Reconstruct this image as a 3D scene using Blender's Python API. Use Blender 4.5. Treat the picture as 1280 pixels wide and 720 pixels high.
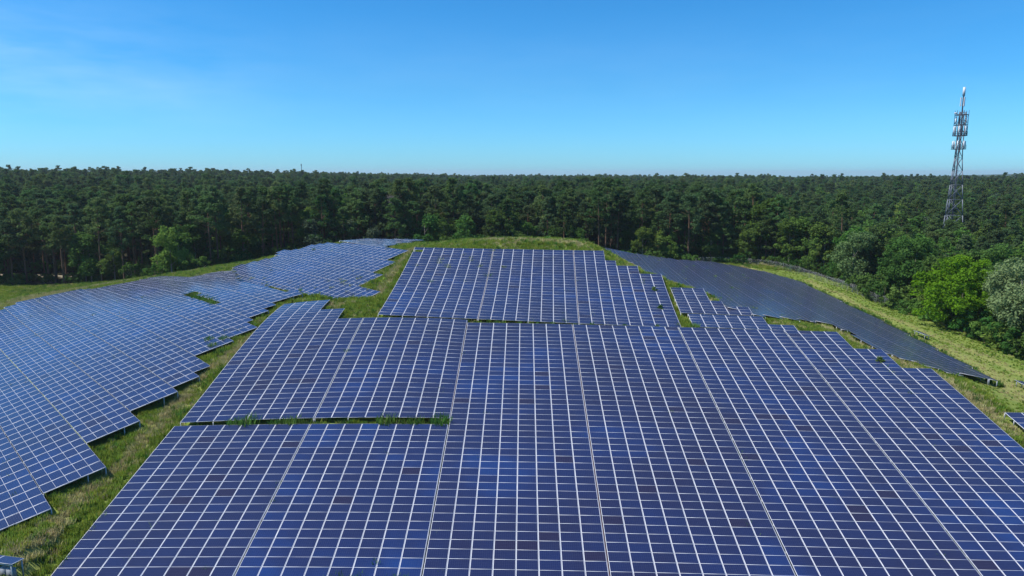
import bpy, math, random
import numpy as np
from mathutils import Matrix, Vector

for o in list(bpy.data.objects):
    bpy.data.objects.remove(o)
sc = bpy.context.scene
COL = sc.collection
rng = np.random.default_rng(7)
random.seed(7)
R = math.radians
ZC = 30.0                                    # camera height; all heights below are z = 0 at the foot of the hill

# ------------------------------------------------------------------ camera
FPX, PITCH = 885.0, R(9.2)
cam_d = bpy.data.cameras.new('camera')
cam = bpy.data.objects.new('camera', cam_d)
COL.objects.link(cam)
cam_d.sensor_width = 36.0
cam_d.lens = 36.0 * FPX / 1280.0
cam_d.clip_start, cam_d.clip_end = 0.5, 30000
cam.location = (0, 0, ZC)
cam.rotation_euler = (R(90) - PITCH, 0, 0)
sc.camera = cam

# ------------------------------------------------------------------ sky, sun, exposure
SUN_AZ, SUN_EL = R(-98), R(55)                # azimuth clockwise from +Y
w = bpy.data.worlds.new('World')
sc.world = w
w.use_nodes = True
nt = w.node_tree
bg = nt.nodes['Background']
sky = nt.nodes.new('ShaderNodeTexSky')
sky.sky_type = 'NISHITA'
sky.sun_disc = False
sky.sun_elevation = SUN_EL
sky.sun_rotation = SUN_AZ
sky.altitude = 0
sky.air_density, sky.dust_density, sky.ozone_density = 1.0, 0.25, 2.2
tint = nt.nodes.new('ShaderNodeMix'); tint.data_type = 'RGBA'; tint.blend_type = 'MULTIPLY'
tint.inputs['Factor'].default_value = 1.0
sepz = nt.nodes.new('ShaderNodeSeparateXYZ'); tcs = nt.nodes.new('ShaderNodeTexCoord')
nt.links.new(tcs.outputs['Generated'], sepz.inputs[0])
tr = nt.nodes.new('ShaderNodeValToRGB'); el = tr.color_ramp.elements
el[0].position = 0.0; el[0].color = (0.32, 0.75, 1.27, 1)
el[1].position = 0.60; el[1].color = (0.26, 0.66, 0.95, 1)
for p_, c_ in ((0.115, (0.215, 0.66, 1.06, 1)), (0.205, (0.175, 0.655, 1.05, 1))):
    q_ = el.new(p_); q_.color = c_
nt.links.new(sepz.outputs[2], tr.inputs[0]); nt.links.new(tr.outputs[0], tint.inputs['B'])
nt.links.new(sky.outputs[0], tint.inputs['A'])
# thin high cirrus, laid over the sky by direction
geo = nt.nodes.new('ShaderNodeTexCoord')
mp = nt.nodes.new('ShaderNodeMapping'); mp.inputs['Scale'].default_value = (1.5, 1.5, 7.5)
mp.inputs['Rotation'].default_value = (0, R(6), 0)
nz = nt.nodes.new('ShaderNodeTexNoise'); nz.inputs['Scale'].default_value = 1.5; nz.inputs['Detail'].default_value = 5
nz.inputs['Roughness'].default_value = 0.62
rm = nt.nodes.new('ShaderNodeMapRange'); rm.inputs[1].default_value = 0.36; rm.inputs[2].default_value = 0.8
rm.inputs[3].default_value = 0.0; rm.inputs[4].default_value = 0.6
cm = nt.nodes.new('ShaderNodeMix'); cm.data_type = 'RGBA'
cm.inputs['B'].default_value = (5.2, 7.0, 8.6, 1)
nt.links.new(geo.outputs['Generated'], mp.inputs[0]); nt.links.new(mp.outputs[0], nz.inputs[0])
nt.links.new(nz.outputs[0], rm.inputs[0])
ms = nt.nodes.new('ShaderNodeMapRange'); ms.inputs[1].default_value = -0.28; ms.inputs[2].default_value = -0.62; ms.inputs[3].default_value = 0.12; ms.inputs[4].default_value = 1.0
nt.links.new(sepz.outputs[0], ms.inputs[0])
mm = nt.nodes.new('ShaderNodeMath'); mm.operation = 'MULTIPLY'
nt.links.new(rm.outputs[0], mm.inputs[0]); nt.links.new(ms.outputs[0], mm.inputs[1]); mz = nt.nodes.new('ShaderNodeMapRange'); mz.interpolation_type = 'SMOOTHSTEP'; mz.inputs[1].default_value = 0.23; mz.inputs[2].default_value = 0.13
mz2 = nt.nodes.new('ShaderNodeMapRange'); mz2.interpolation_type = 'SMOOTHSTEP'; mz2.inputs[1].default_value = 0.03; mz2.inputs[2].default_value = 0.11
for q_ in (mz, mz2): nt.links.new(sepz.outputs[2], q_.inputs[0])
m3 = nt.nodes.new('ShaderNodeMath'); m3.operation = 'MULTIPLY'; m4 = nt.nodes.new('ShaderNodeMath'); m4.operation = 'MULTIPLY'
nt.links.new(mz.outputs[0], m3.inputs[0]); nt.links.new(mz2.outputs[0], m3.inputs[1])
nt.links.new(m3.outputs[0], m4.inputs[0]); nt.links.new(mm.outputs[0], m4.inputs[1]); nt.links.new(m4.outputs[0], cm.inputs['Factor'])
nt.links.new(tint.outputs['Result'], cm.inputs['A'])
nt.links.new(cm.outputs['Result'], bg.inputs[0])
bg.inputs[1].default_value = 0.12

sun_d = bpy.data.lights.new('sun', 'SUN')
sun_d.energy = 4.6
sun_d.angle = R(0.53)
sun_d.color = (1.0, 0.95, 0.87)
sun = bpy.data.objects.new('sun', sun_d)
COL.objects.link(sun)
sdir = Vector((math.sin(SUN_AZ) * math.cos(SUN_EL), math.cos(SUN_AZ) * math.cos(SUN_EL), math.sin(SUN_EL)))
sun.rotation_euler = sdir.to_track_quat('Z', 'Y').to_euler()
sun.location = (-60, 40, 120)

sc.view_settings.view_transform = 'Standard'
sc.view_settings.look = 'None'
sc.view_settings.exposure = 0.3
sc.view_settings.gamma = 1.0
sc.view_settings.use_curve_mapping = False

# ------------------------------------------------------------------ helpers
def tag(o, label=None, cat=None, group=None, kind=None):
    if label: o['label'] = label
    if cat: o['category'] = cat
    if group: o['group'] = group
    if kind: o['kind'] = kind
    return o

def link(o, parent=None):
    COL.objects.link(o)
    if parent is not None: o.parent = parent
    return o

def empty(name, loc, label, cat, group=None, rotz=0):
    o = bpy.data.objects.new(name, None)
    o.empty_display_size = 0.3
    o.location = loc; o.rotation_euler = (0, 0, rotz)
    return tag(link(o), label, cat, group)

def npmesh(name, verts, faces, mats, matidx=None, smooth=False, uv=None):
    """verts (n,3); faces (m,k) same k; uv (m*k,2)"""
    me = bpy.data.meshes.new(name)
    verts = np.ascontiguousarray(verts, dtype=np.float32); faces = np.ascontiguousarray(faces, dtype=np.int32)
    m, k = faces.shape
    me.vertices.add(len(verts)); me.vertices.foreach_set('co', verts.ravel())
    me.loops.add(m * k); me.loops.foreach_set('vertex_index', faces.ravel())
    me.polygons.add(m); me.polygons.foreach_set('loop_start', np.arange(0, m * k, k, dtype=np.int32))
    for mt in mats: me.materials.append(mt)
    if matidx is not None: me.polygons.foreach_set('material_index', np.ascontiguousarray(matidx, dtype=np.int32))
    if smooth: me.polygons.foreach_set('use_smooth', np.ones(m, dtype=bool))
    if uv is not None:
        l = me.uv_layers.new(name='UVMap'); l.data.foreach_set('uv', np.ascontiguousarray(uv, dtype=np.float32).ravel())
    me.update(calc_edges=True)
    return me

class MB:
    """collects boxes, bars and tubes into one mesh of quads"""
    def __init__(s): s.v = []; s.f = []
    def quad8(s, p):
        n = len(s.v); s.v += [tuple(q) for q in p]
        s.f += [(n, n+3, n+2, n+1), (n+4, n+5, n+6, n+7), (n, n+1, n+5, n+4), (n+1, n+2, n+6, n+5), (n+2, n+3, n+7, n+6), (n+3, n, n+4, n+7)]
    def box(s, c, d):
        x, y, z = c; a, b, h = d[0]/2, d[1]/2, d[2]/2
        s.quad8([(x-a, y-b, z-h), (x+a, y-b, z-h), (x+a, y+b, z-h), (x-a, y+b, z-h), (x-a, y-b, z+h), (x+a, y-b, z+h), (x+a, y+b, z+h), (x-a, y+b, z+h)])
    def bar(s, p, q, w1, h1=None, up=(0, 0, 1), w2=None):
        p, q = Vector(p), Vector(q); h1 = h1 or w1
        d = (q - p)
        if d.length < 1e-6: return
        d.normalize(); u = Vector(up)
        if abs(d.dot(u)) > 0.99: u = Vector((1, 0, 0))
        x = d.cross(u).normalized(); y = x.cross(d).normalized()
        k = 1.0 if w2 is None else w2 / w1
        a, b = x * w1/2, y * h1/2
        s.quad8([p-a-b, p+a-b, p+a+b, p-a+b, q+(-a-b)*k, q+(a-b)*k, q+(a+b)*k, q+(-a+b)*k])
    def tube(s, pts, rad, n=6):
        base = len(s.v); m = len(pts)
        for i, p in enumerate(pts):
            p = Vector(p); d = (Vector(pts[min(i+1, m-1)]) - Vector(pts[max(i-1, 0)])).normalized()
            u = Vector((1, 0, 0)) if abs(d.z) > 0.7 else Vector((0, 0, 1))
            x = d.cross(u).normalized(); y = x.cross(d)
            r = rad[i] if hasattr(rad, '__len__') else rad
            for j in range(n):
                t = 2*math.pi*j/n; s.v.append(tuple(p + x*math.cos(t)*r + y*math.sin(t)*r))
        for i in range(m-1):
            for j in range(n):
                s.f.append((base+i*n+j, base+i*n+(j+1) % n, base+(i+1)*n+(j+1) % n, base+(i+1)*n+j))
    def mesh(s, name, mat, smooth=False):
        return npmesh(name, np.array(s.v), np.array(s.f), [mat], smooth=smooth)
    def build(s, name, mat, parent=None, smooth=False):
        return link(bpy.data.objects.new(name, s.mesh(name, mat, smooth)), parent)

# ------------------------------------------------------------------ materials
def mat(name, col, rough=0.6, metal=0.0, spec=0.5, vary=0.0, scale=8.0):
    m = bpy.data.materials.new(name); m.use_nodes = True
    n = m.node_tree; b = n.nodes['Principled BSDF']
    b.inputs['Roughness'].default_value = rough; b.inputs['Metallic'].default_value = metal
    b.inputs['Specular IOR Level'].default_value = spec
    if vary:
        t = n.nodes.new('ShaderNodeTexNoise'); t.inputs['Scale'].default_value = scale; t.inputs['Detail'].default_value = 5
        c = n.nodes.new('ShaderNodeTexCoord'); n.links.new(c.outputs['Object'], t.inputs[0])
        r = n.nodes.new('ShaderNodeMix'); r.data_type = 'RGBA'
        r.inputs['A'].default_value = (*[x*(1-vary) for x in col], 1); r.inputs['B'].default_value = (*[min(1, x*(1+vary)) for x in col], 1)
        n.links.new(t.outputs[0], r.inputs['Factor']); n.links.new(r.outputs['Result'], b.inputs['Base Color'])
    else:
        b.inputs['Base Color'].default_value = (*col, 1)
    return m

M_FRAME_DARK = mat('dull_frame', (0.15, 0.16, 0.19), 0.5)
M_FRAME = mat('aluminium_frame', (0.66, 0.67, 0.72), 0.42, 0.0, 0.6)
M_BACK = mat('panel_backsheet', (0.55, 0.55, 0.55), 0.7)
M_STEEL = mat('galvanised_steel', (0.36, 0.38, 0.40), 0.5, 0.6, vary=0.15)
M_RAIL = mat('rail_aluminium', (0.50, 0.49, 0.52), 0.5, 0.2)
M_CABLE = mat('cable_sheath', (0.10, 0.035, 0.04), 0.7)
M_TOWER = mat('tower_steel', (0.17, 0.185, 0.22), 0.5, 0.2, vary=0.2)
M_WHITE = mat('white_paint', (0.60, 0.62, 0.66), 0.5, vary=0.05)
M_DARK = mat('dark_metal', (0.035, 0.04, 0.06), 0.5)
M_GREY = mat('grey_box_paint', (0.22, 0.24, 0.27), 0.5, vary=0.1)
M_BARK = mat('pine_bark', (0.16, 0.095, 0.06), 0.9, spec=0.2, vary=0.35, scale=3)
M_PALEBARK = mat('pale_bark', (0.30, 0.26, 0.21), 0.9, spec=0.2, vary=0.3, scale=3)
M_DEAD = mat('bare_grey_wood', (0.20, 0.18, 0.165), 0.9, spec=0.2, vary=0.2, scale=3)

def glass_material():
    m = bpy.data.materials.new('solar_cells'); m.use_nodes = True
    n = m.node_tree; N, Lk = n.nodes, n.links; b = N['Principled BSDF']
    def math_(op, a=None, bb=None, clamp=False):
        x = N.new('ShaderNodeMath'); x.operation = op; x.use_clamp = clamp
        for i, q in enumerate((a, bb)):
            if q is None: continue
            if isinstance(q, (int, float)): x.inputs[i].default_value = q
            else: Lk.new(q, x.inputs[i])
        return x.outputs[0]
    oi = N.new('ShaderNodeObjectInfo'); gi = N.new('ShaderNodeNewGeometry')
    r1 = math_('FRACT', math_('ADD', oi.outputs['Random'], gi.outputs['Random Per Island']))
    # delivery batches: neighbouring modules share a cell tone
    nz = N.new('ShaderNodeTexNoise'); nz.inputs['Scale'].default_value = 0.085; nz.inputs['Detail'].default_value = 3.5
    Lk.new(gi.outputs['Position'], nz.inputs[0])
    bt = N.new('ShaderNodeMapRange'); bt.inputs[1].default_value = 0.36; bt.inputs[2].default_value = 0.66
    Lk.new(nz.outputs[0], bt.inputs[0])
    ramp = N.new('ShaderNodeValToRGB')
    e = ramp.color_ramp.elements
    e[0].position = 0.0; e[0].color = (0.012, 0.012, 0.044, 1)
    e[1].position = 1.0; e[1].color = (0.007, 0.034, 0.150, 1)
    for p, c in ((0.28, (0.011, 0.015, 0.058, 1)), (0.62, (0.009, 0.017, 0.076, 1)), (0.82, (0.008, 0.024, 0.110, 1))):
        q = e.new(p); q.color = c
    ba = N.new('ShaderNodeAttribute'); ba.attribute_type = 'OBJECT'; ba.attribute_name = 'batch'        # delivery batch of the whole table
    mixv = math_('ADD', math_('ADD', math_('MULTIPLY', r1, 0.34), math_('MULTIPLY', bt.outputs[0], 0.55)), ba.outputs['Fac'], True)
    Lk.new(mixv, ramp.inputs[0])
    # a few odd purple-black modules
    odd = math_('GREATER_THAN', math_('FRACT', math_('MULTIPLY', r1, 37.7)), 0.975)
    om = N.new('ShaderNodeMix'); om.data_type = 'RGBA'; om.inputs['B'].default_value = (0.014, 0.011, 0.038, 1)
    Lk.new(odd, om.inputs['Factor']); Lk.new(ramp.outputs[0], om.inputs['A'])
    # cell grid 10 x 6 with crystal flakes
    uv = N.new('ShaderNodeUVMap'); sep = N.new('ShaderNodeSeparateXYZ'); Lk.new(uv.outputs[0], sep.inputs[0])
    def line(o, k, wd):
        f = math_('FRACT', math_('MULTIPLY', o, float(k)))
        d = math_('MINIMUM', f, math_('SUBTRACT', 1.0, f))
        return math_('LESS_THAN', d, wd)
    g = math_('MAXIMUM', line(sep.outputs[0], 10, 0.035), line(sep.outputs[1], 6, 0.035))
    gm = N.new('ShaderNodeMix'); gm.data_type = 'RGBA'; gm.inputs['B'].default_value = (0.08, 0.09, 0.15, 1)
    Lk.new(math_('MULTIPLY', g, 0.55), gm.inputs['Factor']); Lk.new(om.outputs['Result'], gm.inputs['A'])
    vo = N.new('ShaderNodeTexVoronoi'); vo.inputs['Scale'].default_value = 60.0; Lk.new(uv.outputs[0], vo.inputs[0])
    fl = N.new('ShaderNodeHueSaturation'); Lk.new(gm.outputs['Result'], fl.inputs['Color'])
    sp2 = N.new('ShaderNodeSeparateColor'); Lk.new(vo.outputs['Color'], sp2.inputs[0])
    mr = N.new('ShaderNodeMapRange'); mr.inputs[3].default_value = 0.75; mr.inputs[4].default_value = 1.3; Lk.new(sp2.outputs[0], mr.inputs[0])
    Lk.new(mr.outputs[0], fl.inputs['Value'])
    Lk.new(fl.outputs[0], b.inputs['Base Color'])
    # dust makes the glass unevenly glossy
    dn = N.new('ShaderNodeTexNoise'); dn.inputs['Scale'].default_value = 0.7; dn.inputs['Detail'].default_value = 6
    Lk.new(gi.outputs['Position'], dn.inputs[0])
    rr = N.new('ShaderNodeMapRange'); rr.inputs[3].default_value = 0.12; rr.inputs[4].default_value = 0.24
    Lk.new(dn.outputs[0], rr.inputs[0]); Lk.new(rr.outputs[0], b.inputs['Roughness'])
    b.inputs['IOR'].default_value = 1.45
    b.inputs['Sheen Weight'].default_value = 0.10                # settled dust, seen most at grazing angles
    b.inputs['Sheen Roughness'].default_value = 0.55
    b.inputs['Sheen Tint'].default_value = (0.62, 0.70, 0.82, 1)
    return m
M_GLASS = glass_material()

def leaf_material(name, c1, c2, trans=0.25, hue=0.025, lum=0.25):
    m = bpy.data.materials.new(name); m.use_nodes = True
    n = m.node_tree; N, Lk = n.nodes, n.links
    out = N['Material Output']; N.remove(N['Principled BSDF'])
    oi = N.new('ShaderNodeObjectInfo'); gi = N.new('ShaderNodeNewGeometry')
    mx = N.new('ShaderNodeMix'); mx.data_type = 'RGBA'; mx.inputs['A'].default_value = (*c1, 1); mx.inputs['B'].default_value = (*c2, 1)
    ad = N.new('ShaderNodeMath'); ad.operation = 'MULTIPLY_ADD'; ad.inputs[1].default_value = 0.72
    ml = N.new('ShaderNodeMath'); ml.operation = 'MULTIPLY'; ml.inputs[1].default_value = 0.28
    Lk.new(gi.outputs['Random Per Island'], ml.inputs[0])
    Lk.new(oi.outputs['Random'], ad.inputs[0]); Lk.new(ml.outputs[0], ad.inputs[2]); Lk.new(ad.outputs[0], mx.inputs['Factor'])
    hs = N.new('ShaderNodeHueSaturation'); Lk.new(mx.outputs['Result'], hs.inputs['Color'])
    mr = N.new('ShaderNodeMapRange'); mr.inputs[3].default_value = 0.5-hue; mr.inputs[4].default_value = 0.5+hue
    f2 = N.new('ShaderNodeMath'); f2.operation = 'FRACT'; f3 = N.new('ShaderNodeMath'); f3.operation = 'MULTIPLY'; f3.inputs[1].default_value = 17.3
    Lk.new(oi.outputs['Random'], f3.inputs[0]); Lk.new(f3.outputs[0], f2.inputs[0]); Lk.new(f2.outputs[0], mr.inputs[0]); Lk.new(mr.outputs[0], hs.inputs['Hue'])
    vr = N.new('ShaderNodeMapRange'); vr.inputs[3].default_value = 1.03-lum; vr.inputs[4].default_value = 1.03+lum
    f4 = N.new('ShaderNodeMath'); f4.operation = 'MULTIPLY'; f4.inputs[1].default_value = 53.7; f5 = N.new('ShaderNodeMath'); f5.operation = 'FRACT'
    Lk.new(oi.outputs['Random'], f4.inputs[0]); Lk.new(f4.outputs[0], f5.inputs[0]); Lk.new(f5.outputs[0], vr.inputs[0]); Lk.new(vr.outputs[0], hs.inputs['Value'])
    d = N.new('ShaderNodeBsdfDiffuse'); t = N.new('ShaderNodeBsdfTranslucent'); s = N.new('ShaderNodeMixShader'); s.inputs[0].default_value = trans
    Lk.new(hs.outputs[0], d.inputs[0]); Lk.new(hs.outputs[0], t.inputs[0]); Lk.new(d.outputs[0], s.inputs[1]); Lk.new(t.outputs[0], s.inputs[2])
    Lk.new(s.outputs[0], out.inputs[0])
    return m
L_PINE = leaf_material('pine_needles', (0.062, 0.128, 0.036), (0.125, 0.190, 0.064), 0.48)
L_PINEDARK = leaf_material('dark_pine_needles', (0.054, 0.106, 0.044), (0.100, 0.150, 0.060), 0.45)
L_OAK = leaf_material('broad_leaves', (0.050, 0.128, 0.026), (0.110, 0.195, 0.046), 0.42)
L_MID = leaf_material('mid_green_leaves', (0.070, 0.150, 0.028), (0.135, 0.225, 0.048), 0.42)
L_GREY = leaf_material('grey_green_leaves', (0.060, 0.095, 0.055), (0.095, 0.130, 0.075), 0.3)
L_BRIGHT = leaf_material('bright_leaves', (0.095, 0.225, 0.010), (0.160, 0.300, 0.020), 0.45, 0.006, 0.02)
L_LIGHT = leaf_material('light_leaves', (0.085, 0.180, 0.030), (0.150, 0.250, 0.050), 0.4)
L_PALE = leaf_material('pale_leaves', (0.100, 0.165, 0.060), (0.165, 0.220, 0.090), 0.4)
L_WILLOW = leaf_material('willow_leaves', (0.135, 0.215, 0.090), (0.220, 0.300, 0.130), 0.38, 0.006, 0.02)
L_WEED = leaf_material('weed_leaves', (0.06, 0.15, 0.025), (0.12, 0.22, 0.045), 0.35)
L_GRASS = leaf_material('grass_blades', (0.17, 0.27, 0.030), (0.29, 0.36, 0.065), 0.5)
L_STRAW = leaf_material('straw_blades', (0.38, 0.35, 0.15), (0.50, 0.45, 0.23), 0.3)

# ------------------------------------------------------------------ surveyed panel planes: origin + axes + gentle curvature
PATCH = {
'M':([0.68137, 70.20985, -22.96794, 0.21824, 0.00891, -0.01621, -0.04336, -0.01286, -0.01455, 0.00616, -0.00322, -0.00587, 0.0074],(20, -19),(1.68, 0.985)),
'L':([-19.35175, 77.26654, -21.26948, 0.24253, -0.02543, -0.01612, -0.23091, -0.01233, -0.03494, -0.02084, -0.06549, 0.03084, -0.10998],(8, -12),(1.68, 0.985)),
'U':([-0.53874, 104.52733, -16.55907, 0.23738, 0.0187, -0.05058, 0.01004, 0.08345, 0.21011, 0.0, 0.0, 0.0, 0.0],(10, 13),(1.68, 0.985)),
'T':([26.47831, 99.13147, -17.84434, 0.2057, 0.02102, -0.05949, 0.0, 0.0, 0.0, 0.0, 0.0, 0.0, 0.0],(2, 5),(1.68, 0.985)),
'T3':([28.88021, 92.19759, -19.64828, 0.15711, 0.01634, -0.0848, 0.0, 0.0, 0.0, 0.0, 0.0, 0.0, 0.0],(3, 2),(1.68, 0.985)),
'W1':([-40.35135, 63.8521, -25.24212, 0.11279, -0.19032, 0.75511, 0.00337, 0.33294, -0.11547, -0.03511, -0.00536, -0.05044, 0.01075],(5, 6),(0.985, 1.68)),
'W2':([-20.93883, 114.10279, -16.27085, 0.10914, -0.27262, 0.72911, -0.07724, -0.01897, -0.03154, 0.0, 0.0, 0.0, 0.0],(10, 4),(0.985, 1.68)),
'R':([47, 88, -22, -0.09187, -2.94245, -0.00915, 0.0, 0.0, 0.0, 0.0, 0.0, 0.0, 0.0],(0, 0),(0.985, 1.68)),
'W3':([-25.14538, 132.93076, -13.60381, 0.00441, -0.01146, 0.73444, 0.0, 0.0, 0.0, 0.0, 0.0, 0.0, 0.0],(0, 0),(0.985, 1.68)),
}
RUNS = {
'W1':{-6:[(0,35)],-5:[(0,44)],-4:[(0,49)],-3:[(0,49)],-2:[(0,50)],-1:[(0,50)],0:[(2,50)],1:[(2,50)],2:[(2,50)],3:[(2,51)],4:[(2,51)],5:[(6,51)],6:[(6,52)],7:[(6,52)],8:[(6,52)],9:[(6,52)],10:[(8,53)],11:[(8,53)],12:[(8,54)],13:[(8,54)],14:[(8,54)],15:[(9,54)],16:[(9,54)],17:[(9,54)],18:[(10,54)],19:[(10,54)],20:[(13,54)],21:[(13,54)],22:[(13,54)],23:[(13,53)],24:[(13,52)],25:[(14,52)],26:[(14,52)],27:[(14,52)],28:[(14,52)],29:[(16,52)],30:[(17,24),(32,52)],31:[(17,30),(32,52)],32:[(17,52)],33:[(18,53)],34:[(18,53)],35:[(19,54)],36:[(19,54)],37:[(19,54)],38:[(19,44)],39:[(19,21),(32,44)],40:[(34,44)],41:[(36,45)],42:[(37,45)],43:[(39,46)],44:[(41,46)],45:[(43,47)]},
'W2':{-2:[(16,24)],-1:[(3,26)],0:[(0,28)],1:[(0,30)],2:[(0,31)],3:[(0,31)],4:[(0,30)],5:[(4,30)],6:[(4,29)],7:[(4,29)],8:[(4,28)],9:[(4,28)],10:[(6,29)],11:[(6,30)],12:[(6,30)],13:[(6,28)],14:[(6,27)],15:[(8,27)],16:[(8,27)],17:[(8,26)],18:[(8,25)],19:[(8,22)]},
'W3':{0:[(-1,9)],1:[(0,9)],2:[(0,9)],3:[(0,9)],4:[(0,9)],5:[(1,9)],6:[(1,9)],7:[(1,8)],8:[(1,7)],9:[(2,6)],10:[(2,6)],11:[(2,5)],12:[(2,4)]},
'R':{-17:[(44,47)],-16:[(30,48)],-15:[(18,49)],-14:[(12,49)],-13:[(6,50)],-12:[(0,51)],-11:[(-4,52)],-10:[(-4,51)],-9:[(-4,51)],-8:[(-4,51)],-7:[(-4,51)],-6:[(-5,51)],-5:[(-5,51)],-4:[(-4,51)],-3:[(-4,51)],-2:[(-3,51)],-1:[(-3,50)],0:[(-2,4),(6,50)],1:[(8,50)],2:[(8,50)],3:[(8,50)],4:[(7,49)],5:[(7,48)],6:[(7,48)],7:[(6,47)],8:[(6,46)],9:[(6,45)],10:[(5,44)],11:[(5,44)],12:[(5,43)],13:[(4,42)],14:[(4,41)],15:[(5,41)],16:[(5,41)],17:[(5,40)],18:[(12,40)],19:[(13,39)],20:[(13,39)],21:[(13,39)],22:[(13,38)],23:[(15,38)],24:[(16,38)],25:[(17,37)],26:[(18,37)],27:[(23,37)],28:[(25,37)],29:[(26,37)],30:[(26,37)],31:[(27,37)],32:[(28,36)],33:[(29,36)],34:[(30,36)],35:[(31,35)],36:[(33,35)]},
}
PATCH['T'] = ([x*1.015 if i < 3 else x for i, x in enumerate(PATCH['T'][0])],) + PATCH['T'][1:]
PATCH['RX'] = ([50.0, 69.0, -24.0, 0.2195, 0.010, -0.020] + [0.0]*7, (0, 0), (1.68, 0.985))

def rodrigues(wv):
    t = np.linalg.norm(wv) + 1e-12; k = np.array(wv) / t
    K = np.array([[0, -k[2], k[1]], [k[2], 0, -k[0]], [-k[1], k[0], 0]])
    return np.eye(3) + math.sin(t)*K + (1-math.cos(t))*K@K

def surf(name, u, v):
    p, (u0, v0), (du, dv) = PATCH[name]
    u = np.atleast_1d(np.asarray(u, float)); v = np.atleast_1d(np.asarray(v, float))
    a = (u-u0)*du/10; b = (v-v0)*dv/10; Rm = rodrigues(p[3:6])
    h = p[6]*a*a + p[7]*a*b + p[8]*b*b + p[9]*a**3 + p[10]*a*a*b + p[11]*a*b*b + p[12]*b**3
    q = np.array(p[:3]) + np.outer(a*10, Rm[:, 0]) + np.outer(b*10, Rm[:, 1]) + np.outer(h, Rm[:, 2])
    q[:, 2] += ZC
    return q

def project(P):
    P = np.atleast_2d(P); c, s = math.cos(PITCH), math.sin(PITCH)
    z = P[:, 2]-ZC; dep = P[:, 1]*c - z*s; up = P[:, 1]*s + z*c
    dd = np.where(dep > 0.1, dep, 0.1)
    return 640+FPX*P[:, 0]/dd, 360-FPX*up/dd, dep

# ------------------------------------------------------------------ list of tables: (surface, [(column, row) cells], text, group)
# for M, L, U, T, T3, RX: u = column (contour), v = row (uphill); for W1, W2, W3, R: u = row (uphill), v = column
TABLES = []
def cells_rect(c0, c1, r0, r1): return [(c, r) for c in range(c0, c1) for r in range(r0, r1)]

# lower front slope: six tables of eight columns
top_of = {}
for c in range(0, 16): top_of[c] = -24
for c in range(16, 42): top_of[c] = 0
for c in range(42, 44): top_of[c] = 0
for c in range(44, 46): top_of[c] = -5
for c in range(46, 48): top_of[c] = -10
mnames = ['tall panel table at lower left, its slanted left edge along the grass strip',
          'bright blue panel table below the weedy gap, between two double seams',
          'long dark navy table mid front slope, left of the black seam',
          'long dark navy table mid front slope, right of the black seam',
          'long dark navy table whose top meets the short stepped tables',
          'dark navy panel table at the lower right with a stepped top beside the meadow']
for t in range(6):
    cs = [(c, r) for c in range(8*t, 8*t+8) for r in range(-44, top_of[c])]
    TABLES.append(('M', cs, (8*t, 8), mnames[t], 'panel tables on the lower front slope', 'v'))
ltop = lambda c: 10 if c < 4 else (5 if c < 6 else 1)
for t, nm in enumerate(['curved panel table above the weedy gap with a stepped top left corner', 'curved panel table above the weedy gap, right beside the long middle tables']):
    TABLES.append(('L', [(c, r) for c in range(8*t, 8*t+8) for r in range(-23, ltop(c))], (8*t, 8), nm, 'panel tables above the weedy gap', 'v'))
utop = lambda c: 28 if c < 19 else (24 if c < 20 else (22 if c < 22 else 19))
for t, nm in enumerate(['panel table on the upper slope, leftmost, slanted left edge on grass',
                        'panel table on the upper slope, middle one with a straight top edge',
                        'panel table on the upper slope with steps down its right side']):
    TABLES.append(('U', [(c, r) for c in range(8*t, 8*t+8) for r in range(0, utop(c)) if not (c == 0 and r == 26)], (8*t, 8), nm, 'panel tables on the upper slope', 'v'))
TABLES.append(('T', cells_rect(0, 3, 5, 10), (0, 3), 'smallest stepped panel table, three columns wide, beside the upper tables', 'short stepped tables', 'v'))
TABLES.append(('T', cells_rect(0, 4, 0, 5) + cells_rect(4, 6, 0, 3), (0, 6), 'middle of the three short stepped panel tables with a notched right end', 'short stepped tables', 'v'))
TABLES.append(('T3', cells_rect(0, 6, 0, 5) + cells_rect(6, 8, 0, 2), (0, 8), 'lowest of the three short stepped panel tables, touching the long tables below', 'short stepped tables', 'v'))
TABLES.append(('RX', cells_rect(0, 6, -14, 0), (0, 6), 'panel table cut by the right edge of the picture, below the meadow', 'panel tables at the right edge', 'v'))
# west slope strips, five rows each
ordn = ['lowest', 'second lowest', 'third from the bottom', 'fourth from the bottom', 'fifth from the bottom', 'sixth from the bottom', 'seventh from the bottom', 'eighth from the bottom', 'ninth from the bottom', 'narrow topmost']
k = 0
for lo in range(-5, 46, 5):
    rr = [u for u in RUNS['W1'] if lo <= u < lo+5 and (lo > -5 or True)]
    if lo == -5: rr = [u for u in RUNS['W1'] if u < 0]
    if lo == 40: rr = [u for u in RUNS['W1'] if u >= 40]
    if lo > 40: break
    cs = [(u, v) for u in rr for a, b in RUNS['W1'][u] for v in range(a, b)]
    if not cs: continue
    TABLES.append(('W1', cs, None, 'long blue panel strip on the left slope, ' + ordn[k] + ' step along the grass', 'panel strips on the left slope', 'u')); k += 1
for q, lo in enumerate(range(0, 20, 5)):
    cs = [(u, v) for u in range(lo if lo else -5, lo+5) for a, b in RUNS['W2'].get(u, []) for v in range(a, b)]
    TABLES.append(('W2', cs, None, ['panel strip on the far left knoll with the lowest pointed corner', 'second panel strip up the far left knoll', 'third panel strip up the far left knoll', 'topmost tilted panel strip on the far left knoll'][q], 'panel strips on the far left knoll', 'u'))
cs = [(u, v) for u in RUNS['W3'] for a, b in RUNS['W3'][u] for v in range(a, b)]
TABLES.append(('W3', cs, None, 'flat pale blue panel strip on top of the far left knoll', 'panel strips on the far left knoll', 'u'))
k = 0
us = sorted(RUNS['R'])
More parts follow.
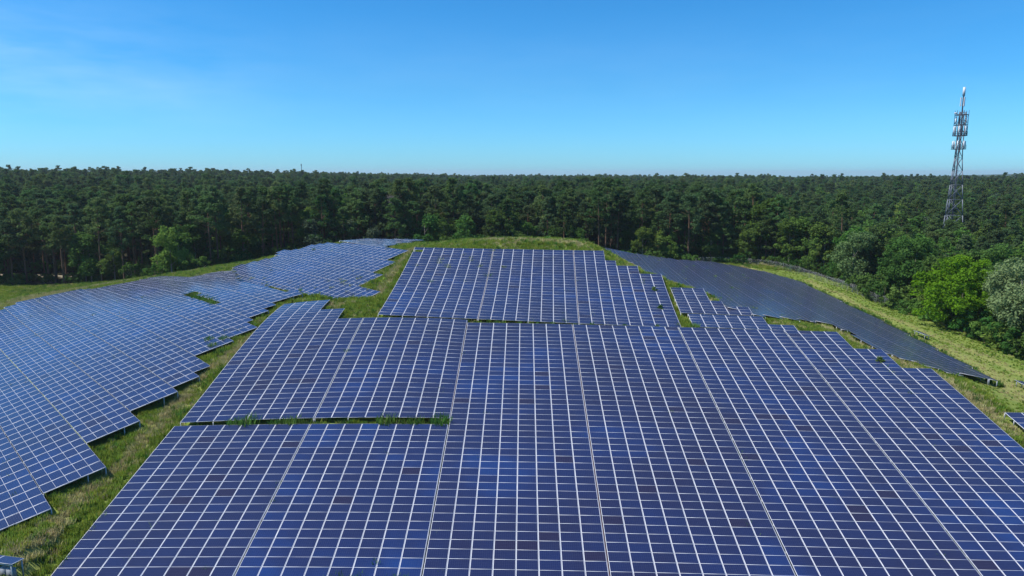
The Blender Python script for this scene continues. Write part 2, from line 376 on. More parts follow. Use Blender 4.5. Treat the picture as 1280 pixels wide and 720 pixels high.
rord = ['outermost', 'second from the meadow', 'third from the meadow', 'fourth from the meadow', 'fifth from the meadow', 'sixth from the meadow', 'seventh from the meadow', 'eighth from the meadow', 'ninth from the meadow', 'tenth from the meadow', 'eleventh from the meadow', 'innermost']
for lo in range(-20, 40, 5):
    cs = [(u, v) for u in range(lo, lo+5) for a, b in RUNS['R'].get(u, []) for v in range(a, b)]
    if not cs: continue
    TABLES.append(('R', cs, None, 'grey glinting panel strip on the right slope, ' + rord[min(k, 11)], 'panel strips on the right slope', 'u')); k += 1

# ------------------------------------------------------------------ terrain: thin plate spline through ground points
ctrl = []
for name, cs, *_ in TABLES:
    cs = np.array(cs); sel = cs[rng.permutation(len(cs))[:max(5, len(cs)//26)]]
    q = surf(name, sel[:, 0]+.5, sel[:, 1]+.5); q[:, 2] -= 0.68
    ctrl.append(q)
ctrl = np.concatenate(ctrl)
g = np.array([  # x, y, z of open ground (z from the foot of the hill)
    (-130, 172, 2.0), (-108, 178, 2.2), (-90, 172, 4.5), (-82, 166, 6.0), (-66, 188, 7.0), (-45, 192, 6.5), (-20, 196, 6), (10, 196, 6), (42, 192, 5.5), (71, 197, 5.0),
    (79, 180, 4.0), (78, 163, 3.8), (76, 147, 3.4), (76, 131, 3.4), (76, 110, 3.2), (78, 90, 3.2), (80, 60, 2), (90, 120, 3), (95, 160, 3), (90, 200, 4.2), (40, 230, 5), (0, 240, 5), (-60, 240, 6), (-120, 230, 3),
    (0, 124, 18.0), (-8, 127, 17.8), (8, 126, 17.9), (14, 128, 17.2), (0, 132, 17.5), (-6, 136, 16.6), (10, 138, 16.0), (0, 146, 14), (0, 165, 9.5), (-30, 165, 10), (30, 175, 8),
    (-160, 150, 1.5), (-170, 110, 1), (-150, 70, 0), (-110, 60, 0.8), (-70, 45, 1.2), (-45, 38, 0.5), (-30, 35, -0.2), (-36, 44, 2.3), (0, 34, -0.5), (0, 15, -4), (40, 25, -1), (60, 45, 1.2), (-60, 10, -4), (60, 0, -4), (0, -30, -8), (100, 40, 0), (-120, 10, -3),
    (64, 100, 4.6), (66, 120, 4.6), (70, 150, 4.6), (62, 84, 4.4), (70, 75, 3.2), (57, 70, 4.4), (46.9, 75, 7.2)], float)
ctrl = np.concatenate([ctrl, g])
def tps_kernel(r2): return np.where(r2 > 0, 0.5*r2*np.log(np.maximum(r2, 1e-9)), 0)
S = 50.0
cx = ctrl[:, :2]/S
K = tps_kernel(((cx[:, None]-cx[None])**2).sum(-1)) + np.eye(len(cx))*0.0006
A = np.zeros((len(cx)+3,)*2); A[:-3, :-3] = K; A[:-3, -3] = 1; A[:-3, -2:] = cx; A[-3, :-3] = 1; A[-2:, :-3] = cx.T
sol = np.linalg.solve(A, np.concatenate([ctrl[:, 2], np.zeros(3)]))
def far_ground(x, y):
    d = np.hypot(x, y-110)
    z = 5 + 1.5*np.clip((d-150)/500, 0, 1) + 1.0*np.clip((d-600)/1500, 0, 1)
    z = z - 0.0050*np.clip(d-550, 0, None)
    left = np.clip((-x-60)/260, 0, 1)*np.clip((d-120)/260, 0, 1)
    z = z + 5.5*left - 3*np.clip((150-d)/100, 0, 1)
    z = z + 1.2*np.sin(x/170+1)*np.cos(y/230)*np.clip((d-200)/200, 0, 1)
    z = z + 20*np.exp(-((x-2600)/700)**2-((y-3400)/900)**2) + 7*np.exp(-((x-150)/500)**2-((y-4200)/700)**2)
    return np.where(y < 30, np.minimum(z, -2), z)
def height(x, y):
    x = np.asarray(x, float); y = np.asarray(y, float); sh = x.shape
    xf, yf = x.ravel(), y.ravel(); out = np.empty(len(xf))
    for i in range(0, len(xf), 20000):
        p = np.stack([xf[i:i+20000], yf[i:i+20000]], 1)/S
        out[i:i+20000] = tps_kernel(((p[:, None]-cx[None])**2).sum(-1))@sol[:-3] + sol[-3] + p@sol[-2:]
    d = np.hypot((xf+5)/1.0, yf-110)
    t = np.clip((d-120)/80, 0, 1); t = t*t*(3-2*t)
    return (out*(1-t) + far_ground(xf, yf)*t).reshape(sh)

# clearing in the forest (forest lies outside)
CLEAR = np.array([(-230, 40), (-190, 120), (-160, 160), (-127, 174), (-108, 177), (-92, 172), (-80, 168), (-66, 187), (-45, 192), (-20, 196), (10, 196), (42, 191.5), (70, 197), (78, 186), (80.5, 165), (79, 147), (78.5, 131), (77.5, 118), (77, 108), (78, 92), (80, 60), (86, 0), (90, -120), (-230, -120)], float)
def inside(px, py, poly):
    r = np.zeros(px.shape, bool); n = len(poly)
    for i in range(n):
        x1, y1 = poly[i]; x2, y2 = poly[i-1]
        c = ((y1 > py) != (y2 > py)) & (px < (x2-x1)*(py-y1)/((y2-y1) if y2 != y1 else 1e-9)+x1)
        r ^= c
    return r
def seg_dist(px, py, pts):
    d = np.full(px.shape, 1e9)
    for (x1, y1), (x2, y2) in zip(pts[:-1], pts[1:]):
        t = np.clip(((px-x1)*(x2-x1)+(py-y1)*(y2-y1))/((x2-x1)**2+(y2-y1)**2), 0, 1)
        d = np.minimum(d, np.hypot(px-x1-t*(x2-x1), py-y1-t*(y2-y1)))
    return d
TRACKS = [[(-35.7, 47.1), (-36.0, 51.3), (-36.4, 56), (-36.1, 59.1), (-35.7, 63.2), (-35.5, 67.4), (-35.4, 71.2), (-35.3, 76.2), (-34.5, 80.5), (-33.3, 84.3), (-32.2, 89.8), (-29.5, 95.4), (-24, 98)],   # worn line up the grass strip
          [(-20.6, 105.4), (-19.1, 109.8), (-18.9, 120.1), (-18.0, 128)],
          [(62, 184), (64.5, 168.3), (63.1, 133.9), (62.6, 109.1), (62.6, 95.4), (61.6, 88), (57.4, 76.4)],   # dry mown line below the right slope
          [(72.5, 171.5), (69.8, 144.7), (67.8, 122.5), (68.2, 109.8), (66.7, 89.2)],
          [(43.7, 102.4), (46, 96), (45.6, 83.3), (48.0, 75.9), (49.2, 67.0)],
          [(-6, 126), (-2.9, 126.7), (7.1, 125.5), (11.9, 124.5)], [(-95, 140), (-92.3, 131), (-86, 148), (-70, 160)], [(66, 192), (76, 191)]]
TRACK_W = (1.1, 1.0, 2.6, 1.2, 1.4, 1.6, 4.5, 3.0)

def axis(lo, hi, flo, fhi, step, grow):
    a = list(np.arange(flo, fhi+1e-6, step)); s = step; x = fhi
    while x < hi: s *= grow; x += s; a.append(x)
    s = step; x = flo; pre = []
    while x > lo: s *= grow; x -= s; pre.append(x)
    return np.array(pre[::-1]+a)
gx = axis(-7000, 7000, -140, 110, 1.3, 1.09); gy = axis(-400, 9000, 20, 215, 1.3, 1.09)
GX, GY = np.meshgrid(gx, gy); GZ = height(GX, GY)
near = (np.hypot(GX, GY-110) < 230)
GZ = GZ + near*(0.10*np.sin(GX*1.7+np.sin(GY*0.9)*2)*np.sin(GY*1.3+1.1*np.sin(GX*.6)) + 0.06*rng.standard_normal(GX.shape))
# the racks always stand clear of the turf
for name, cs, *_ in TABLES:
    q = surf(name, np.array(cs, float)[:, 0]+.5, np.array(cs, float)[:, 1]+.5)
    ci = np.clip(np.searchsorted(gx, q[:, 0]), 2, len(gx)-3); ri = np.clip(np.searchsorted(gy, q[:, 1]), 2, len(gy)-3)
    n_ = rodrigues(PATCH[name][0][3:6])[:, 2]; n_ = n_*np.sign(n_[2])
    for di in range(-2, 2):
        for dj in range(-2, 2):
            xx, yy = gx[ci+di], gy[ri+dj]
            cap = q[:, 2] - 0.42 - (n_[0]*(xx-q[:, 0]) + n_[1]*(yy-q[:, 1]))/n_[2]
            np.minimum.at(GZ, (ri+dj, ci+di), cap)
def height(x, y):                                              # from here on: the built surface itself
    x = np.asarray(x, float); y = np.asarray(y, float)
    i = np.clip(np.searchsorted(gx, x)-1, 0, len(gx)-2); j = np.clip(np.searchsorted(gy, y)-1, 0, len(gy)-2)
    a = np.clip((x-gx[i])/(gx[i+1]-gx[i]), 0, 1); b = np.clip((y-gy[j])/(gy[j+1]-gy[j]), 0, 1)
    return GZ[j, i]*(1-a)*(1-b)+GZ[j, i+1]*a*(1-b)+GZ[j+1, i]*(1-a)*b+GZ[j+1, i+1]*a*b
ny, nx = GX.shape
idx = np.arange(ny*nx).reshape(ny, nx)
faces = np.stack([idx[:-1, :-1], idx[:-1, 1:], idx[1:, 1:], idx[1:, :-1]], -1).reshape(-1, 4)
def ground_material():
    m = bpy.data.materials.new('meadow_ground'); m.use_nodes = True
    n = m.node_tree; N, Lk = n.nodes, n.links; b = N['Principled BSDF']
    b.inputs['Roughness'].default_value = 0.95; b.inputs['Specular IOR Level'].default_value = 0.15
    tc = N.new('ShaderNodeNewGeometry')
    def noise(s, d=6):
        t = N.new('ShaderNodeTexNoise'); t.inputs['Scale'].default_value = s; t.inputs['Detail'].default_value = d; t.inputs['Roughness'].default_value = .65
        Lk.new(tc.outputs['Position'], t.inputs[0]); return t.outputs[0]
    def ramp(f, a, bq, lo, hi):
        r = N.new('ShaderNodeValToRGB'); r.color_ramp.elements[0].position = lo; r.color_ramp.elements[1].position = hi
        r.color_ramp.elements[0].color = (*a, 1); r.color_ramp.elements[1].color = (*bq, 1); Lk.new(f, r.inputs[0]); return r.outputs[0]
    g1 = ramp(noise(0.9), (0.105, 0.185, 0.026), (0.190, 0.250, 0.046), 0.35, 0.66)
    st = (0.31, 0.30, 0.105)
    at = N.new('ShaderNodeAttribute'); at.attribute_name = 'dry'
    nn = N.new('ShaderNodeMapRange'); nn.inputs[1].default_value = 0.40; nn.inputs[2].default_value = 0.72; Lk.new(noise(0.22, 8), nn.inputs[0])
    mm = N.new('ShaderNodeMath'); mm.operation = 'MULTIPLY_ADD'; mm.inputs[1].default_value = 0.36; mm.use_clamp = True
    Lk.new(nn.outputs[0], mm.inputs[0]); Lk.new(at.outputs['Fac'], mm.inputs[2])
    mx = N.new('ShaderNodeMix'); mx.data_type = 'RGBA'; mx.inputs['B'].default_value = (*st, 1)
    Lk.new(mm.outputs[0], mx.inputs['Factor']); Lk.new(g1, mx.inputs['A'])
    fo = N.new('ShaderNodeAttribute'); fo.attribute_name = 'wood'
    fl = ramp(noise(0.5), (0.030, 0.034, 0.018), (0.065, 0.055, 0.032), 0.35, 0.7)
    m2 = N.new('ShaderNodeMix'); m2.data_type = 'RGBA'; Lk.new(fo.outputs['Fac'], m2.inputs['Factor']); Lk.new(mx.outputs['Result'], m2.inputs['A']); Lk.new(fl, m2.inputs['B'])
    Lk.new(m2.outputs['Result'], b.inputs['Base Color'])
    bp = N.new('ShaderNodeBump'); bp.inputs['Strength'].default_value = 0.6; bp.inputs['Distance'].default_value = 0.25
    Lk.new(noise(2.5, 8), bp.inputs['Height']); Lk.new(bp.outputs[0], b.inputs['Normal'])
    return m
me = npmesh('ground', np.stack([GX, GY, GZ], -1).reshape(-1, 3), faces, [ground_material()], smooth=True)
wood = 1.0 - inside(GX.ravel(), GY.ravel(), CLEAR).astype(float)
wood *= (np.hypot(GX.ravel(), GY.ravel()-100) < 9000)
dry = np.zeros(GX.size)
for t, wd in zip(TRACKS, TRACK_W):
    dry = np.maximum(dry, 0.55*np.clip(1.3-seg_dist(GX.ravel(), GY.ravel(), t)/wd, 0, 1))
for nm, val in (('wood', wood), ('dry', dry)):
    a = me.attributes.new(nm, 'FLOAT', 'POINT'); a.data.foreach_set('value', val.astype(np.float32))
tag(link(bpy.data.objects.new('ground', me)), kind='structure')

# ------------------------------------------------------------------ solar panels
PW, PH, PT = 1.63, 0.971, 0.035
def panel_template():
    a, b, fs, fl, t = PW/2, PH/2, 0.031, 0.011, PT
    v = []; f = []; mi = []
    v += [(-a, -b, 0), (a, -b, 0), (a, b, 0), (-a, b, 0), (-a, -b, t), (a, -b, t), (a, b, t), (-a, b, t)]
    ia, ib = a-fs, b-fl
    v += [(-ia, -ib, t), (ia, -ib, t), (ia, ib, t), (-ia, ib, t)]
    f += [(0, 3, 2, 1), (0, 1, 5, 4), (1, 2, 6, 5), (2, 3, 7, 6), (3, 0, 4, 7), (4, 5, 9, 8), (5, 6, 10, 9), (6, 7, 11, 10), (7, 4, 8, 11)]
    mi += [2] + [0]*8
    n = len(v); v += [(-ia, -ib, t-.005), (ia, -ib, t-.005), (ia, ib, t-.005), (-ia, ib, t-.005)]
    f += [(n, n+1, n+2, n+3)]; mi += [1]
    uv = np.zeros((len(f), 4, 2)); uv[-1] = [(0, 0), (1, 0), (1, 1), (0, 1)]
    return np.array(v, float), np.array(f), np.array(mi), uv
PV_, PF_, PM_, PUV_ = panel_template()
panel_mesh = npmesh('solar_panel', PV_, PF_, [M_FRAME, M_GLASS, M_BACK], PM_, uv=PUV_)

OCC = set()
def mark(q):
    for x, y in q[:, :2]:
        for i in range(-1, 2):
            for j in range(-1, 2): OCC.add((int(math.floor(x*2))+i, int(math.floor(y*2))+j))

def frames_for(name, cs, span, mode):
    cs = np.array(cs, float); u = cs[:, 0]+.5; v = cs[:, 1]+.5
    if span is not None and mode == 'v':                       # leave a 10 cm seam beside each eight-column table
        c0, n = span; u = c0 + 0.03 + (u-c0)*(n-.06)/n
    if mode == 'u':                                            # seam between five-row strips
        lo = np.floor(cs[:, 0]/5)*5; v0 = cs[:, 0]+.5; u = lo + 0.04 + (v0-lo)*(5-.08)/5
    e = 0.02
    P = surf(name, u, v)
    if mode == 'v': tx = surf(name, u+e, v)-surf(name, u-e, v); ty = surf(name, u, v+e)-surf(name, u, v-e)
    else: tx = surf(name, u, v-e)-surf(name, u, v+e); ty = surf(name, u+e, v)-surf(name, u-e, v)
    tx /= np.linalg.norm(tx, axis=1)[:, None]
    nz = np.cross(tx, ty); nz /= np.linalg.norm(nz, axis=1)[:, None]
    fl = nz[:, 2] < 0; tx[fl] *= -1; nz[fl] *= -1
    ty = np.cross(nz, tx)
    return P, tx, ty, nz, cs

def make_table(name, cs, span, label, group, mode):
    bt = {'M': (-.06, .30, .02, -.04, .0, .08), 'L': (-.10, -.04), 'U': (.02, .0, .0)}.get(name)
    batch = bt[span[0]//8] if bt else float(rng.uniform(-.05, .12))
    P, tx, ty, nz, cs = frames_for(name, cs, span, mode)
    mark(P)
    N = len(P)
    # real modules are never laid perfectly flush
    jit = rng.normal(0, 0.0035 if name != 'R' else 0.0012, (N, 2)); off = rng.normal(0, 0.004 if name != 'R' else 0.001, N)
    tx = tx + nz*jit[:, :1]; tx /= np.linalg.norm(tx, axis=1)[:, None]
    ty = ty + nz*jit[:, 1:]; ty = ty - tx*(tx*ty).sum(1)[:, None]; ty /= np.linalg.norm(ty, axis=1)[:, None]
    nz = np.cross(tx, ty); P = P + nz*off[:, None]
    ctr = P.mean(0); base = (ctr[0], ctr[1], float(height(np.array([ctr[0]]), np.array([ctr[1]]))[0]))
    root = empty('solar_table', base, label, 'solar table', group)
    bx = np.array(base)
    # projected size decides which modules are single parts
    xs, ys = [], []
    for sx, sy in ((-1, -1), (1, -1), (1, 1), (-1, 1)):
        x, y, dep = project(P + tx*sx*PW/2 + ty*sy*PH/2); xs.append(x); ys.append(y)
    xs, ys = np.array(xs), np.array(ys)
    wpx = xs.max(0)-xs.min(0)
    mx, my = xs.mean(0), ys.mean(0)
    vis = (mx > -12) & (mx < 1292) & (my > 0) & (my < 732) & (P[:, 1] > 1)
    order = np.argsort(-wpx*vis)
    single = [i for i in order[:300] if vis[i] and wpx[i] >= 9.0 and name not in ('R', 'W3')]
    ss = set(single)
    for i in single:
        o = bpy.data.objects.new('solar_panel', panel_mesh)
        m = Matrix(((tx[i, 0], ty[i, 0], nz[i, 0], P[i, 0]-bx[0]), (tx[i, 1], ty[i, 1], nz[i, 1], P[i, 1]-bx[1]), (tx[i, 2], ty[i, 2], nz[i, 2], P[i, 2]-bx[2]), (0, 0, 0, 1)))
        link(o, root); o.matrix_basis = m; o['batch'] = batch
    rest = np.array([i for i in range(N) if i not in ss], int)
    if len(rest):
        V = P[rest][:, None]-bx + PV_[None, :, :1]*tx[rest][:, None] + PV_[None, :, 1:2]*ty[rest][:, None] + PV_[None, :, 2:]*nz[rest][:, None]
        F = (PF_[None] + (np.arange(len(rest))*len(PV_))[:, None, None]).reshape(-1, 4)
        me = npmesh('panel_field', V.reshape(-1, 3), F, [M_FRAME if name != 'R' else M_FRAME_DARK, M_GLASS, M_BACK], np.tile(PM_, len(rest)), uv=np.tile(PUV_[None], (len(rest), 1, 1, 1)).reshape(-1, 2))
        tag(link(bpy.data.objects.new('panel_field', me), root), kind='stuff')['batch'] = batch
    # rack under the modules: a rail along every column seam, posts into the ground
    mb = MB(); pb = MB()
    key = cs[:, 0] if mode == 'v' else cs[:, 1]; rowk = cs[:, 1] if mode == 'v' else cs[:, 0]
    cols = {}
    for i in range(N): cols.setdefault(int(key[i]), []).append(i)
    for c, ids in cols.items():
        ids.sort(key=lambda i: rowk[i])
        runs_ = [[ids[0]]]
        for i in ids[1:]:
            if rowk[i]-rowk[runs_[-1][-1]] > 1.5: runs_.append([i])
            else: runs_[-1].append(i)
        for run in runs_:
            for side in (-1, 1):
                if side == 1 and (c+1 if mode == 'v' else c-1) in cols: continue
                n = len(run); step = 3
                ks = list(range(0, n, step)); ks = ks + ([n-1] if ks[-1] != n-1 else [])
                sd = side*(PW/2+0.021 if (c-1 if mode == 'v' else c+1) in cols or side == 1 else PW/2-0.03)
                pts = []
                for q, kk in enumerate(ks):
                    i = run[kk]; e = -PH/2+0.02 if kk == 0 else (PH/2-0.02 if kk == n-1 else 0)
                    pts.append(P[i] + tx[i]*sd*(1 if side == -1 or True else 1) + ty[i]*e - nz[i]*0.012)
                if len(pts) == 1:
                    i = run[0]; pts = [pts[0], P[i]+tx[i]*sd+ty[i]*(PH/2-.02)-nz[i]*0.012]
                for a, b in zip(pts[:-1], pts[1:]): mb.bar(a-bx, b-bx, 0.05, 0.05, up=tuple(nz[run[0]]))
                if (c % 2 == 0) or side == 1:
                    hs = height(np.array([p[0] for p in pts]), np.array([p[1] for p in pts]))
                    for p, h in zip(pts, hs):
                        if p[2]-h > 0.1: pb.bar((p[0]-bx[0], p[1]-bx[1], h-.3-bx[2]), (p[0]-bx[0], p[1]-bx[1], p[2]-.03-bx[2]), 0.08)
    if mb.v: mb.build('rail_set', M_RAIL, root)
    if pb.v: pb.build('post_set', M_STEEL, root)
    return root
roots = [make_table(*t) for t in TABLES]

# reddish cable runs lying in the open seams between the front tables
def cable(name, u, v0, v1, label):
    vs = np.arange(v0, v1+.01, 1.0)
    q = surf(name, np.full(len(vs), float(u)), vs); q[:, 2] += 0.015
    b = q[0].copy(); mb = MB(); mb.tube([tuple(p-b) for p in q], 0.022, 5)
    o = mb.build('cable', M_CABLE, None, True); o.location = b
    return tag(o, label, 'cable', 'cables in the table seams')
cable('M', 24.0, -44, 0, 'dark red cable in the open black seam of the long middle tables')
cable('M', 16.0, -23, 0, 'dark red cable in the seam right of the weedy gap')
cable('U', 8.0, 0, 28, 'dark red cable in the left seam of the upper tables')
cable('U', 16.0, 0, 28, 'dark red cable in the right seam of the upper tables')

# ------------------------------------------------------------------ foliage builders
def cards(cent, rad, n, size, flat=1.0, aspect=0.6, out=0.5, rg=rng):
    """n leaf cards per clump; cent (k,3), rad (k,3)"""
    k = len(cent)
    d = rg.normal(size=(k, n, 3)); d /= np.linalg.norm(d, axis=2)[..., None]
    rr = rg.uniform(0.35, 1.0, (k, n, 1))**0.6
    p = cent[:, None] + d*rr*rad[:, None]
    nrm = d*out + rg.normal(size=(k, n, 3))*(1-out)*0.8 + np.array([0, 0, 0.35]); nrm /= np.linalg.norm(nrm, axis=2)[..., None]
    t = np.cross(nrm, rg.normal(size=(k, n, 3))); t /= np.linalg.norm(t, axis=2)[..., None]
    b = np.cross(nrm, t)
    s = size*rg.uniform(0.6, 1.35, (k, n, 1)); t = t*s; b = b*s*aspect
    t[..., 2] *= flat
    q = np.stack([p-t*.5, p+b*.5+t*.08, p+t*.55, p-b*.5+t*.05], 2).reshape(-1, 3)
    f = np.arange(len(q)).reshape(-1, 4)
    return q, f

def crown_mesh(name, cent, rad, n, size, matl, **k):
    q, f = cards(np.array(cent, float), np.array(rad, float), n, size, **k)
    return npmesh(name, q, f, [matl])

def pine(seed, h, cb, Rr, nclump, n, size, matl, lean=0.3, bark=M_BARK):
    rg = np.random.default_rng(seed); mb = MB()
    lx, ly = rg.normal(0, lean, 2)
    pts = [(lx*t*t, ly*t*t, h*t*0.96) for t in np.linspace(0, 1, 7)]
    mb.tube(pts, [0.24, 0.21, 0.19, 0.165, 0.13, 0.09, 0.03], 6)
    cent, rad = [], []
    for i in range(nclump):
        s = rg.uniform(0, 1)**0.8; z = h*(cb+(1.0-cb)*s)
        env = Rr*(0.55+0.75*math.sin(math.pi*min(1, 0.18+s*0.80))) * (1.05-0.55*s)
        a = rg.uniform(0, 2*math.pi); r = env*rg.uniform(0.25, 1.0)**0.7
        t = z/h; x, y = lx*t*t+r*math.cos(a), ly*t*t+r*math.sin(a)
        cr = rg.uniform(0.65, 1.15)*(0.75+0.35*(1-s))
        cent.append((x, y, z)); rad.append((cr, cr, cr*0.55))
        if i % 3 == 0: mb.bar((lx*t*t, ly*t*t, z-0.7-0.25*r), (x, y, z-0.1), 0.09, w2=0.03)
    for _ in range(2): cent.append((lx+rg.normal(0, .3), ly+rg.normal(0, .3), h*rg.uniform(.95, 1.0))); rad.append((.8, .8, .7))
    for i in range(int(rg.integers(3, 8))):                    # dead snags below the crown
        z = h*rg.uniform(0.25, cb+.1); a = rg.uniform(0, 6.28); L = rg.uniform(.6, 1.6); t = z/h
        mb.bar((lx*t*t, ly*t*t, z), (lx*t*t+L*math.cos(a), ly*t*t+L*math.sin(a), z+rg.uniform(-.2, .3)), 0.06, w2=0.02)
    return crown_mesh('crown', cent, rad, n, size, matl, out=0.35, aspect=0.45, rg=rg), mb.mesh('trunk', bark, True)

def broadleaf(seed, h, cb, Rr, nclump, n, size, matl, bark=M_PALEBARK, crs=(0.8, 1.5), droop=0.0, stems=1, tw=0.22):
    rg = np.random.default_rng(seed); mb = MB(); cent, rad = [], []
    for s_ in range(stems):
        ox, oy = (rg.normal(0, Rr*.3, 2) if stems > 1 else (0, 0))
        mb.tube([(ox*t, oy*t, h*0.75*t) for t in (0, .25, .5, .75, 1)], [tw, tw*.8, tw*.65, tw*.45, tw*.15], 6)
    nb = 7; lobes = []
    for i in range(nb):
        a = 2*math.pi*i/nb + rg.uniform(-.4, .4); rr = Rr*rg.uniform(.35, .68); z = h*rg.uniform(cb+.15, .88)
        lobes.append((rr*math.cos(a), rr*math.sin(a), z, Rr*rg.uniform(.36, .58)))
    lobes.append((rg.normal(0, .4), rg.normal(0, .4), h*0.84, Rr*.52))
    for (x, y, z, lr) in lobes:
        mb.bar((0, 0, max(h*.2, z-lr*1.7)), (x, y, z), tw*.5, w2=tw*.15)
    for i in range(nclump):
        x, y, z, lr = lobes[int(rg.integers(len(lobes)))]
        d = rg.normal(size=3); d /= np.linalg.norm(d); r = lr*rg.uniform(.35, 1.08)
        px, py, pz = x+d[0]*r, y+d[1]*r, z+d[2]*r*.85
        if pz < h*cb: pz = h*cb + rg.uniform(0, .5)
        if pz > h: pz = h-rg.uniform(0, .4)
        c = rg.uniform(*crs)
        cent.append((px, py, pz)); rad.append((c, c, c*(0.7+droop)))
    return crown_mesh('crown', cent, rad, n, size, matl, out=0.45, aspect=0.62, rg=rg), mb.mesh('trunk', bark, True)

def bush(seed, h, Rr, nclump, n, size, matl):
    rg = np.random.default_rng(seed); cent, rad = [], []; mb = MB()
    for i in range(nclump):
        a = rg.uniform(0, 6.28); r = Rr*rg.uniform(0, 1)**.6; z = h*rg.uniform(.15, .95)*(1-.45*(r/Rr)**2)
        c = rg.uniform(.3, .55)*min(1.0, h/2.2); cent.append((r*math.cos(a), r*math.sin(a), z)); rad.append((c, c, c*.8))
        if i % 4 == 0: mb.bar((r*.2*math.cos(a), r*.2*math.sin(a), -0.1), (r*math.cos(a), r*math.sin(a), z), 0.05, w2=0.015)
    return crown_mesh('foliage', cent, rad, n, size, matl, rg=rg), mb.mesh('stem', M_PALEBARK, True)

PINES = [pine(100+i, hh, cb, rr, nc, 46, 0.62, L_PINE if i % 2 else L_PINEDARK) for i, (hh, cb, rr, nc) in enumerate([(17.2, .46, 3.6, 46), (18.6, .54, 2.7, 36), (16.2, .40, 3.2, 50), (19.2, .58, 3.4, 34), (17.8, .36, 2.5, 44), (16.8, .52, 4.0, 48)])]
LOWPINES = [pine(200+i, 15.5+.5*i, 0.22+.06*i, 3.3, 62, 46, 0.62, L_PINE) for i in range(2)]       # edge pines, green almost to the ground
OAKS = [broadleaf(300+i, 12.5+.9*i, 0.10, 4.2+.2*i, 95, 48, 0.60, L_MID if i % 2 else L_OAK) for i in range(4)]
GREYS = [broadleaf(400+i, 10.5+.8*i, 0.06, 3.6, 85, 48, 0.58, L_GREY) for i in range(2)]
BUSHES = [bush(500+i, 2.6+.7*i, 1.9+.3*i, 26, 50, 0.36, L_MID if i == 1 else L_OAK) for i in range(3)]
LIGHT = broadleaf(610, 12.6, .08, 4.4, 120, 56, .5, L_LIGHT); PALE = broadleaf(611, 12.5, .04, 4.4, 120, 56, .48, L_PALE, droop=.2); LIGHTBUSH = bush(612, 3.4, 2.3, 34, 56, .34, L_LIGHT)
BRIGHT = broadleaf(601, 12.2, 0.10, 7.6, 250, 84, 0.42, L_BRIGHT, crs=(0.7, 1.35), tw=.34)
WILLOW = broadleaf(602, 14.5, 0.04, 7.4, 260, 84, 0.38, L_WILLOW, crs=(0.7, 1.3), droop=.35, stems=3, tw=.34)
DARKBIG = broadleaf(603, 14.5, 0.05, 6.2, 200, 56, 0.56, L_OAK, tw=.34)

def place(root_name, var, x, y, sc_, label, cat, group, parts=('crown', 'trunk'), rz=None, dz=-0.15):
    z = float(height(np.array([x]), np.array([y]))[0]) + dz
    r = empty(root_name, (x, y, z), label, cat, group, rz if rz is not None else random.uniform(0, 6.28))
    r.scale = (sc_*random.uniform(.92, 1.08), sc_*random.uniform(.92, 1.08), sc_)
    for nm, me in zip(parts, var): link(bpy.data.objects.new(nm, me), r)
    return r

# ------------------------------------------------------------------ forest points
def jitter_grid(x0, x1, y0, y1, s):
    a, b = np.meshgrid(np.arange(x0, x1, s), np.arange(y0, y1, s))
    p = np.stack([a.ravel(), b.ravel()], 1) + rng.uniform(-.42, .42, (a.size, 2))*s
    return p
def wedge(p, lim=0.95): return np.abs(p[:, 0]) < lim*np.maximum(p[:, 1], 0)+45
parts_ = []
for s, r0, r1 in ((4.3, 0, 330), (5.6, 330, 640), (8.5, 640, 1700)):
    p = jitter_grid(-r1, r1, 60, r1, s); d = np.hypot(p[:, 0], p[:, 1]); p = p[(d >= r0) & (d < r1)]
    p = p[wedge(p)]; p = p[~inside(p[:, 0], p[:, 1], CLEAR)]
    parts_.append(np.concatenate([p, np.full((len(p), 1), 1.0 if s < 5 else (1.0 if s < 8 else 1.08))], 1))
FP = np.concatenate(parts_)
edge_d = np.full(len(FP), 1e9)
nearm = np.hypot(FP[:, 0], FP[:, 1]) < 420
edge_d[nearm] = seg_dist(FP[nearm, 0], FP[nearm, 1], [tuple(c) for c in CLEAR])
# keep the special trees and the tower foot free
SPECIAL = [(80.5, 121.0, 6.0), (81.0, 108.5, 6.5), (82, 142, 5.5), (124, 199, 4), (82, 157, 4), (88, 98, 7)]
keep = np.ones(len(FP), bool)
for x, y, r in SPECIAL: keep &= np.hypot(FP[:, 0]-x, FP[:, 1]-y) > r
keep &= ~((edge_d < .8) & (FP[:, 1] > 100))
# a sandy track behind the first pines on the left
TRK = [(-230, 178), (-150, 186), (-115, 190), (-98, 200)]
keep &= seg_dist(FP[:, 0], FP[:, 1], TRK) > 2.4
FP, edge_d = FP[keep], edge_d[keep]
fz = height(FP[:, 0], FP[:, 1]); dist = np.hypot(FP[:, 0], FP[:, 1])
fpx, fpy, _ = project(np.stack([FP[:, 0], FP[:, 1], fz+9], 1))
onscreen = (fpx > -25) & (fpx < 1305)
cand = np.where(onscreen & (edge_d < 14))[0]
cand = cand[np.argsort(edge_d[cand]*1.0 + dist[cand]*0.05)][:215]
single = np.zeros(len(FP), bool); single[cand] = True

